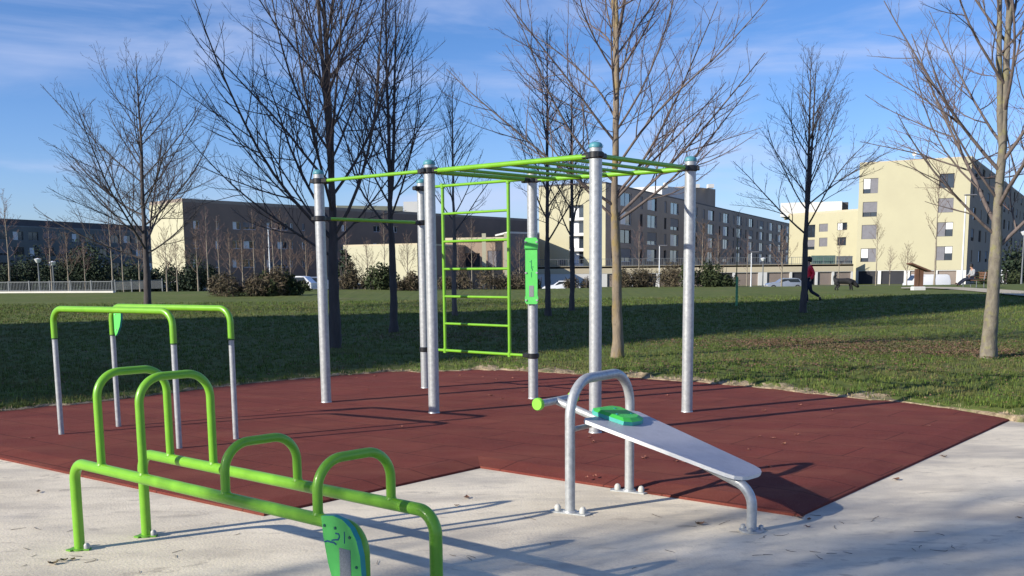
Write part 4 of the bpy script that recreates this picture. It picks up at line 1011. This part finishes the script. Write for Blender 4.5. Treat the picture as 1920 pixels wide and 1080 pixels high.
vehicle('parked_car', 'grey-blue car left of the left post', 'car', 578, 96, PI * 1.05, 4.2, 1.75, 1.45, mat('car_bluegrey', (.28, .31, .37), .35, .3, .05, 2, coat=.6))
vehicle('parked_car', 'dark car parked between the left post and the bare pale wall', 'car', 636, 98, 0, 4.4, 1.75, 1.42, CARD)
vehicle('parked_car', 'white car parked before the pale end wall behind the thin bare trees', 'car', 1052, 120, PI, 4.2, 1.7, 1.42, CARW)
vehicle('parked_van', 'white van parked by the foot of the pale end wall on the left', 'van', 352, 120, 0, 4.8, 1.9, 2.0, CARW, True)

# ------------------------------------------------------------------ figures
def skin(name, V, E, Rr, M, par, root=0, lv=1):
    me = bpy.data.meshes.new(name); me.from_pydata(V, E, []); me.materials.append(M); o = bpy.data.objects.new(name, me); COL.objects.link(o)
    md = o.modifiers.new('skin', 'SKIN'); md.use_smooth_shade = True
    for i, r_ in enumerate(Rr):
        sv = me.skin_vertices[0].data[i]; sv.radius = (r_, r_) if not hasattr(r_, '__len__') else r_; sv.use_root = (i == root)
    s = o.modifiers.new('sub', 'SUBSURF'); s.levels = lv; s.render_levels = lv; o.parent = par; return o
def head(c, fdir, par, body_parts=None):
    """head ellipsoid with nose, ears and hair; fdir = facing"""
    f = Vector(fdir).normalized(); s = f.cross(Z).normalized(); bm = bmesh.new(); bmesh.ops.create_uvsphere(bm, u_segments=16, v_segments=12, radius=1)
    for v in bm.verts:
        x, y, z = v.co; w = .075 * (1 - .12 * max(0, -z)); q = s * (x * w) + f * (y * .095) + Z * (z * .118); 
        if y > .9 and abs(x) < .3 and -.25 < z < .2: q += f * .02
        v.co = Vector(c) + q
    V = [v.co.copy() for v in bm.verts]; Fc = [tuple(v.index for v in fa.verts) for fa in bm.faces]; bm.free()
    return V, Fc
def human(name, lab, loc, rz, J, jacket, trousers, sk=SKIN, hair=HAIR):
    t = thing(name, lab, 'person', loc)
    # J: joints in local metres, facing +X
    order = ['pelvis', 'waist', 'chest', 'neck', 'chin', 'skull', 'shL', 'elL', 'wrL', 'haL', 'shR', 'elR', 'wrR', 'haR', 'hipL', 'knL', 'anL', 'toL', 'hipR', 'knR', 'anR', 'toR']
    ix = {k: i for i, k in enumerate(order)}; V = [J[k] for k in order]
    E = [('pelvis', 'waist'), ('waist', 'chest'), ('chest', 'neck'), ('neck', 'chin'), ('chin', 'skull'), ('chest', 'shL'), ('shL', 'elL'), ('elL', 'wrL'), ('wrL', 'haL'), ('chest', 'shR'), ('shR', 'elR'), ('elR', 'wrR'), ('wrR', 'haR'),
         ('pelvis', 'hipL'), ('hipL', 'knL'), ('knL', 'anL'), ('anL', 'toL'), ('pelvis', 'hipR'), ('hipR', 'knR'), ('knR', 'anR'), ('anR', 'toR')]
    Rr = dict(pelvis=(.10, .13), waist=(.09, .12), chest=(.10, .14), neck=.055, chin=.075, skull=.088, shL=.055, elL=.040, wrL=.028, haL=.03, shR=.055, elR=.040, wrR=.028, haR=.03, hipL=.08, knL=.055, anL=.038, toL=.035, hipR=.08, knR=.055, anR=.038, toR=.035)
    b = skin('body', V, [(ix[a], ix[c]) for a, c in E], [Rr[k] for k in order], sk, t, 0, 2)
    def sub(nm, keys, M, add):
        ii = {k: i for i, k in enumerate(keys)}
        rr = [tuple(x + add for x in Rr[k]) if hasattr(Rr[k], '__len__') else Rr[k] + add for k in keys]
        return skin(nm, [J[k] for k in keys], [(ii[a], ii[c]) for a, c in E if a in ii and c in ii], rr, M, t, 0, 2)
    sub('jacket', ['pelvis', 'waist', 'chest', 'shL', 'elL', 'wrL', 'shR', 'elR', 'wrR'], jacket, .022)
    sub('trousers', ['pelvis', 'hipL', 'knL', 'anL', 'hipR', 'knR', 'anR'], trousers, .016)
    sub('shoe', ['anL', 'toL'], HAIR, .014); sub('shoe', ['anR', 'toR'], HAIR, .014)
    bm = bmesh.new(); bmesh.ops.create_uvsphere(bm, u_segments=14, v_segments=10, radius=1); c = (Vector(J['skull']) * .75 + Vector(J['chin']) * .25)
    up_ = (Vector(J['skull']) - Vector(J['chin'])).normalized()
    for v in bm.verts: v.co = c + Vector((v.co.x * .112 - .022, v.co.y * .102, v.co.z * .125 + .035))
    me = bpy.data.meshes.new('hair'); bm.to_mesh(me); bm.free(); me.materials.append(hair); o = bpy.data.objects.new('hair', me); COL.objects.link(o); o.parent = t
    t.rotation_euler.z = rz; return t
# walking person in red, mostly hidden by the dark tree
J = dict(pelvis=(0, 0, .95), waist=(.0, 0, 1.10), chest=(.02, 0, 1.35), neck=(.04, 0, 1.50), chin=(.06, 0, 1.60), skull=(.06, 0, 1.70), shL=(.02, .19, 1.42), elL=(-.10, .24, 1.15), wrL=(.02, .24, .95), haL=(.05, .24, .87),
         shR=(.02, -.19, 1.42), elR=(.06, -.25, 1.14), wrR=(.24, -.22, 1.0), haR=(.32, -.21, .97), hipL=(0, .10, .90), knL=(.16, .10, .50), anL=(.08, .10, .10), toL=(.24, .11, .04), hipR=(0, -.10, .90), knR=(-.08, -.10, .48), anR=(-.42, -.10, .28), toR=(-.46, -.10, .12))
p = tb(1517, 569)
human('person', 'person in a bright red jacket and dark trousers walking behind the dark tree', (p[0], p[1], .06), rad(178), J, RED, NAVY)
# seated person on a bench with legs stretched out to the left
bx = at(1822, 530, 64); bz = .12
J = dict(pelvis=(0, 0, .52), waist=(-.04, 0, .68), chest=(-.03, 0, .95), neck=(.03, 0, 1.10), chin=(.08, 0, 1.18), skull=(.10, 0, 1.28), shL=(-.02, .19, 1.02), elL=(.03, .25, .76), wrL=(.24, .18, .68), haL=(.33, .15, .67),
         shR=(-.02, -.19, 1.02), elR=(.03, -.25, .76), wrR=(.24, -.18, .68), haR=(.33, -.15, .67), hipL=(.04, .10, .52), knL=(.48, .12, .46), anL=(.88, .10, .14), toL=(1.02, .10, .20), hipR=(.04, -.10, .52), knR=(.46, -.12, .50), anR=(.84, -.11, .20), toR=(.98, -.11, .28))
human('person', 'person in a grey top and dark jeans sitting on the bench with legs stretched out', (bx.x, bx.y, bz), rad(186), J, GREYC, NAVY)
t = thing('park_bench', 'park bench under the seated person beside the sandy path', 'bench', (bx.x + .05, bx.y, bz))
c = Vector((bx.x + .08, bx.y, bz))
b = MB(); Rb = Matrix.Rotation(rad(-82), 3, 'Z')
def bp_(x, y, z): return c + Rb @ Vector((x, y, z))
for k in range(4): b.box(bp_(0, -.20 + k * .13, .43), (1.7, .11, .035), R=Rb)
b.build('seat', WOOD, t)
b = MB()
for k in range(3): b.box(bp_(0, .30 + k * .02, .58 + k * .14), (1.7, .03, .10), R=Rb)
b.build('backrest', WOOD, t)
for x in (-.7, .7):
    MB().tube([bp_(x, -.2, 0), bp_(x, -.2, .41), bp_(x, .25, .41), bp_(x, .28, .55), bp_(x, .35, .92)], .03, 8).build('leg', RAILM, t)
    MB().tube([bp_(x, .25, .41), bp_(x, .28, 0)], .03, 8).build('leg', RAILM, t)
# black dog grazing about with its head down
dp = gp(1580, 545, .12)
t = thing('dog', 'big shaggy black dog sniffing the grass with its tail curled up', 'dog', (dp.x, dp.y, .10))
V = [(0, 0, .52), (.28, 0, .55), (.48, 0, .53), (.64, 0, .40), (.76, 0, .27), (.88, 0, .20),      # 0-5 trunk, chest, neck, head, muzzle
     (-.22, 0, .55), (-.40, 0, .56), (-.50, 0, .70), (-.46, 0, .84), (-.34, 0, .86),             # 6-10 rump, tail
     (.40, .10, .40), (.40, .11, .22), (.42, .11, .04), (.40, -.10, .40), (.46, -.11, .22), (.50, -.11, .04),
     (-.34, .10, .42), (-.26, .11, .30), (-.40, .11, .16), (-.36, .11, .03), (-.34, -.10, .42), (-.20, -.11, .30), (-.32, -.11, .16), (-.26, -.11, .03),
     (.74, .08, .34), (.72, .12, .24), (.74, -.08, .34), (.72, -.12, .24)]
E_ = [(0, 1), (1, 2), (2, 3), (3, 4), (4, 5), (0, 6), (6, 7), (7, 8), (8, 9), (9, 10), (2, 11), (11, 12), (12, 13), (2, 14), (14, 15), (15, 16), (7, 17), (17, 18), (18, 19), (19, 20), (7, 21), (21, 22), (22, 23), (23, 24), (3, 25), (25, 26), (3, 27), (27, 28)]
R_ = [(.16, .17), (.19, .20), (.16, .18), (.12, .12), (.11, .11), .05, (.15, .16), (.14, .15), .05, .06, .04, .08, .05, .045, .08, .05, .045, .10, .07, .04, .045, .10, .07, .04, .045, .04, .03, .04, .03]
skin('body', V, E_, R_, FUR, t, 0, 2)
for s in (-1, 1): MB().tube([Vector((.80, s * .065, .31)), Vector((.812, s * .07, .31))], .012, 8).build('eye', BOLTW, None).parent = t
t.scale = (1.0, 1.12, 1.0); t.rotation_euler.z = rad(-8)

# wooden sign lectern
sp = gp(1721, 545, .12)
t = thing('information_lectern', 'brown wooden lectern sign with a slanted roof on a white foot beside the path', 'sign', (sp.x, sp.y, .1))
o = Vector((sp.x, sp.y, .08))
MB().box(o + Z * .13, (.62, .5, .26), bev=.03).build('foot', WHITE, t)
MB().box(o + Z * .72 + Vector((-.1, 0, 0)), (.20, .16, .96), bev=.01).build('post', WOOD, t); MB().box(o + Z * .72 + Vector((.14, 0, 0)), (.20, .16, .96), bev=.01).build('post', WOOD, t)
MB().box(o + Z * 1.28, (1.15, .75, .09), R=Matrix.Rotation(rad(22), 3, 'Y'), bev=.02).build('board', WOOD, t)

# ------------------------------------------------------------------ fallen leaves, twigs, grass
def leaf(px, py, z, s, seed, nm='fallen_leaf', lab='small curled dead leaf lying on the red rubber mat', grp='dead leaves on the red mat', M=LEAFB):
    r = random.Random(seed); p = gp(px, py, z); b = MB(); a = r.uniform(0, 6.28); k = 7; V = []
    for i in range(k + 1):
        f = i / k; w = math.sin(math.pi * min(1, f * .96 + .04)) * .42 * s * (1 + r.uniform(-.2, .2)); h = .22 * s * (4 * (f - .5) ** 2) * r.uniform(.6, 1.2)
        for sgn, hh in ((-1, .16), (0, 0), (1, .16)): V.append(((f - .5) * s, sgn * w, h + hh * s * abs(sgn) * r.uniform(.5, 1.2) + .003))
    R = Matrix.Rotation(a, 3, 'Z'); F = []
    for i in range(k):
        for j in range(2): F.append((i * 3 + j, i * 3 + j + 1, (i + 1) * 3 + j + 1, (i + 1) * 3 + j))
    b.add([p + R @ Vector(v) for v in V], F); b.tube([p + R @ Vector((-.5 * s, 0, .3 * s)), p + R @ Vector((-.85 * s, .05 * s, .2 * s))], .0016, 5)
    tag(b.build(nm, M), lab, 'leaf', grp)
ll_ = [(569, 749), (668, 709), (704, 706), (1105, 820), (1112, 829), (1150, 768), (1210, 858), (1205, 860), (1268, 866), (1283, 868), (1424, 819), (1448, 822), (1494, 816), (1403, 844), (1470, 833), (1742, 799), (1440, 876), (1432, 771), (1100, 896), (1115, 894),
       (1031, 731), (752, 801), (920, 742), (942, 748), (862, 705), (690, 730), (1003, 712), (1160, 771), (1560, 770), (1500, 760), (430, 771), (60, 822), (520, 770), (1250, 742), (980, 735), (905, 707), (930, 712), (960, 710), (1080, 717), (330, 790)]
for k, (x, y) in enumerate(ll_): leaf(x, y, .045, .030 + .018 * ((k * 7) % 5) / 5, k)
for k, (x, y) in enumerate([(856, 949), (875, 934), (1500, 972), (1516, 975), (1770, 857), (1681, 900), (1912, 972), (120, 1052), (100, 1058), (137, 1050), (72, 923), (1312, 984), (1515, 989), (1290, 905)]):
    leaf(x, y, .002, .032 + .012 * (k % 3), 50 + k, 'fallen_leaf', 'dark dead leaf lying on the pale concrete', 'dead leaves on the concrete', LITTER)
r = random.Random(5)
for k in range(46):
    px = r.choice([r.uniform(0, 1050), r.uniform(850, 1900), r.uniform(1300, 1900)]); py = r.uniform(985, 1078) if px < 900 else r.uniform(950, 1075)
    p = gp(px, py, .003); a = r.uniform(0, 6.28); Ln = r.uniform(.04, .13); pts = [p]; 
    for i in range(4): a += r.uniform(-.7, .7) * (1.6 if k % 7 == 0 else .5); pts.append(pts[-1] + Vector((math.cos(a), math.sin(a), r.uniform(-.02, .05))) * Ln / 4)
    for q in pts: q.z = max(.0035, q.z)
    tag(MB().tube(pts, [.0015, .0015, .0014, .0011, .0007], 5).build('twig', TWIGM), 'thin dark twig lying on the pale concrete', 'twig', 'twigs on the concrete')

def lawn_h(X, Y): return .085
def scatter(name, n, y0, y1, size, M, seed, blades=5, flat=False, edge=False, pw=1.6, xw=.55, blob=None, soil=0):
    r = np.random.default_rng(seed)
    if edge:
        i = r.integers(40, len(LX) - 40, n); X = LX[i] + r.normal(0, .02, n); Y = LY[i] + np.abs(r.normal(0, .10, n)) - .03; ok = (X > -6.8) & (X < 8.8); X = X[ok]; Y = Y[ok]
    elif blob:
        B_ = np.array(blob)[r.choice(len(blob), n, p=np.array([.45, .2, .15, .1, .1]))]; X = B_[:, 0] + r.normal(0, .5, n) * B_[:, 2]; Y = B_[:, 1] + r.normal(0, .5, n) * B_[:, 3]
        ok = Y > np.interp(X, LX, LY) + .03; X = X[ok]; Y = Y[ok]
    else:
        Y = y0 + (y1 - y0) * r.uniform(0, 1, n) ** pw; X = r.uniform(-1, 1, n) * Y * xw; ok = Y > np.interp(X, LX, LY) + .03 + soil * np.abs(np.sin(X * 2.3) * np.sin(X * 5.1 + 1)) * (X > -1); X = X[ok]; Y = Y[ok]
    n = len(X)
    # surface height read from the lawn mesh
    me = bpy.data.objects['lawn']; dg = None
    Zs = np.array([HB(x, y) for x, y in zip(X, Y)]) + (.028 if flat else 0)
    sc = size * r.uniform(.6, 1.4, n) * (np.clip(Y / 20, 1, 3) ** .6)
    V = []; 
    for b in range(blades):
        a = r.uniform(0, 6.28, n); ln = r.uniform(.1, .8, n) * (2.2 if flat else 1); ox = r.normal(0, .5, n) * sc; oy = r.normal(0, .5, n) * sc
        bx_ = X + ox; by_ = Y + oy; w = sc * (.28 if flat else .10)
        hz_ = sc * (r.uniform(.05, .35, n) if flat else r.uniform(.6, 1.15, n))
        c, s = np.cos(a), np.sin(a)
        P0 = np.stack([bx_ - s * w, by_ + c * w, Zs - .005], -1); P1 = np.stack([bx_ + s * w, by_ - c * w, Zs - .005 + (.3 * hz_ if flat else 0)], -1)
        P2 = np.stack([bx_ + c * ln * sc * .7, by_ + s * ln * sc * .7, Zs + hz_], -1)
        V.append(np.stack([P0, P1, P2], 1))
    V = np.concatenate(V).reshape(-1, 3); F = [np.arange(len(V)).reshape(-1, 3)]
    o = npmesh(name, V, F, M); tag(o, kind='stuff'); return o
from mathutils.bvhtree import BVHTree
_l = bpy.data.objects['lawn'].data; _v = np.zeros(len(_l.vertices) * 3, np.float32); _l.vertices.foreach_get('co', _v); _v = _v.reshape(-1, 3)
_bv = BVHTree.FromPolygons([tuple(map(float, q)) for q in _v], [tuple(p.vertices) for p in _l.polygons if p.center.y < 60])
def HB(x, y):
    h = _bv.ray_cast(Vector((x, y, 3)), Vector((0, 0, -1))); return h[0].z if h[0] is not None else .08
scatter('grass', 60000, 11, 50, .045, BLADE, 21, 6, pw=1.5, soil=.3)
scatter('dry_grass', 500, 0, 0, .028, DRYG, 22, 4, edge=True)
scatter('leaf_litter', 16000, 11, 46, .034, LITTER, 23, 2, flat=True, pw=1.3)
scatter('brown_leaves', 9000, 0, 0, .042, LITTER, 24, 3, flat=True, blob=((6.8, 19.3, 2.6, 2.0), (5.0, 20.8, 2.2, 1.4), (7.8, 17.9, 1.8, 1.2), (-1.0, 23.5, 3.0, 2.5), (4.4, 16.0, 3.5, 1.8)))
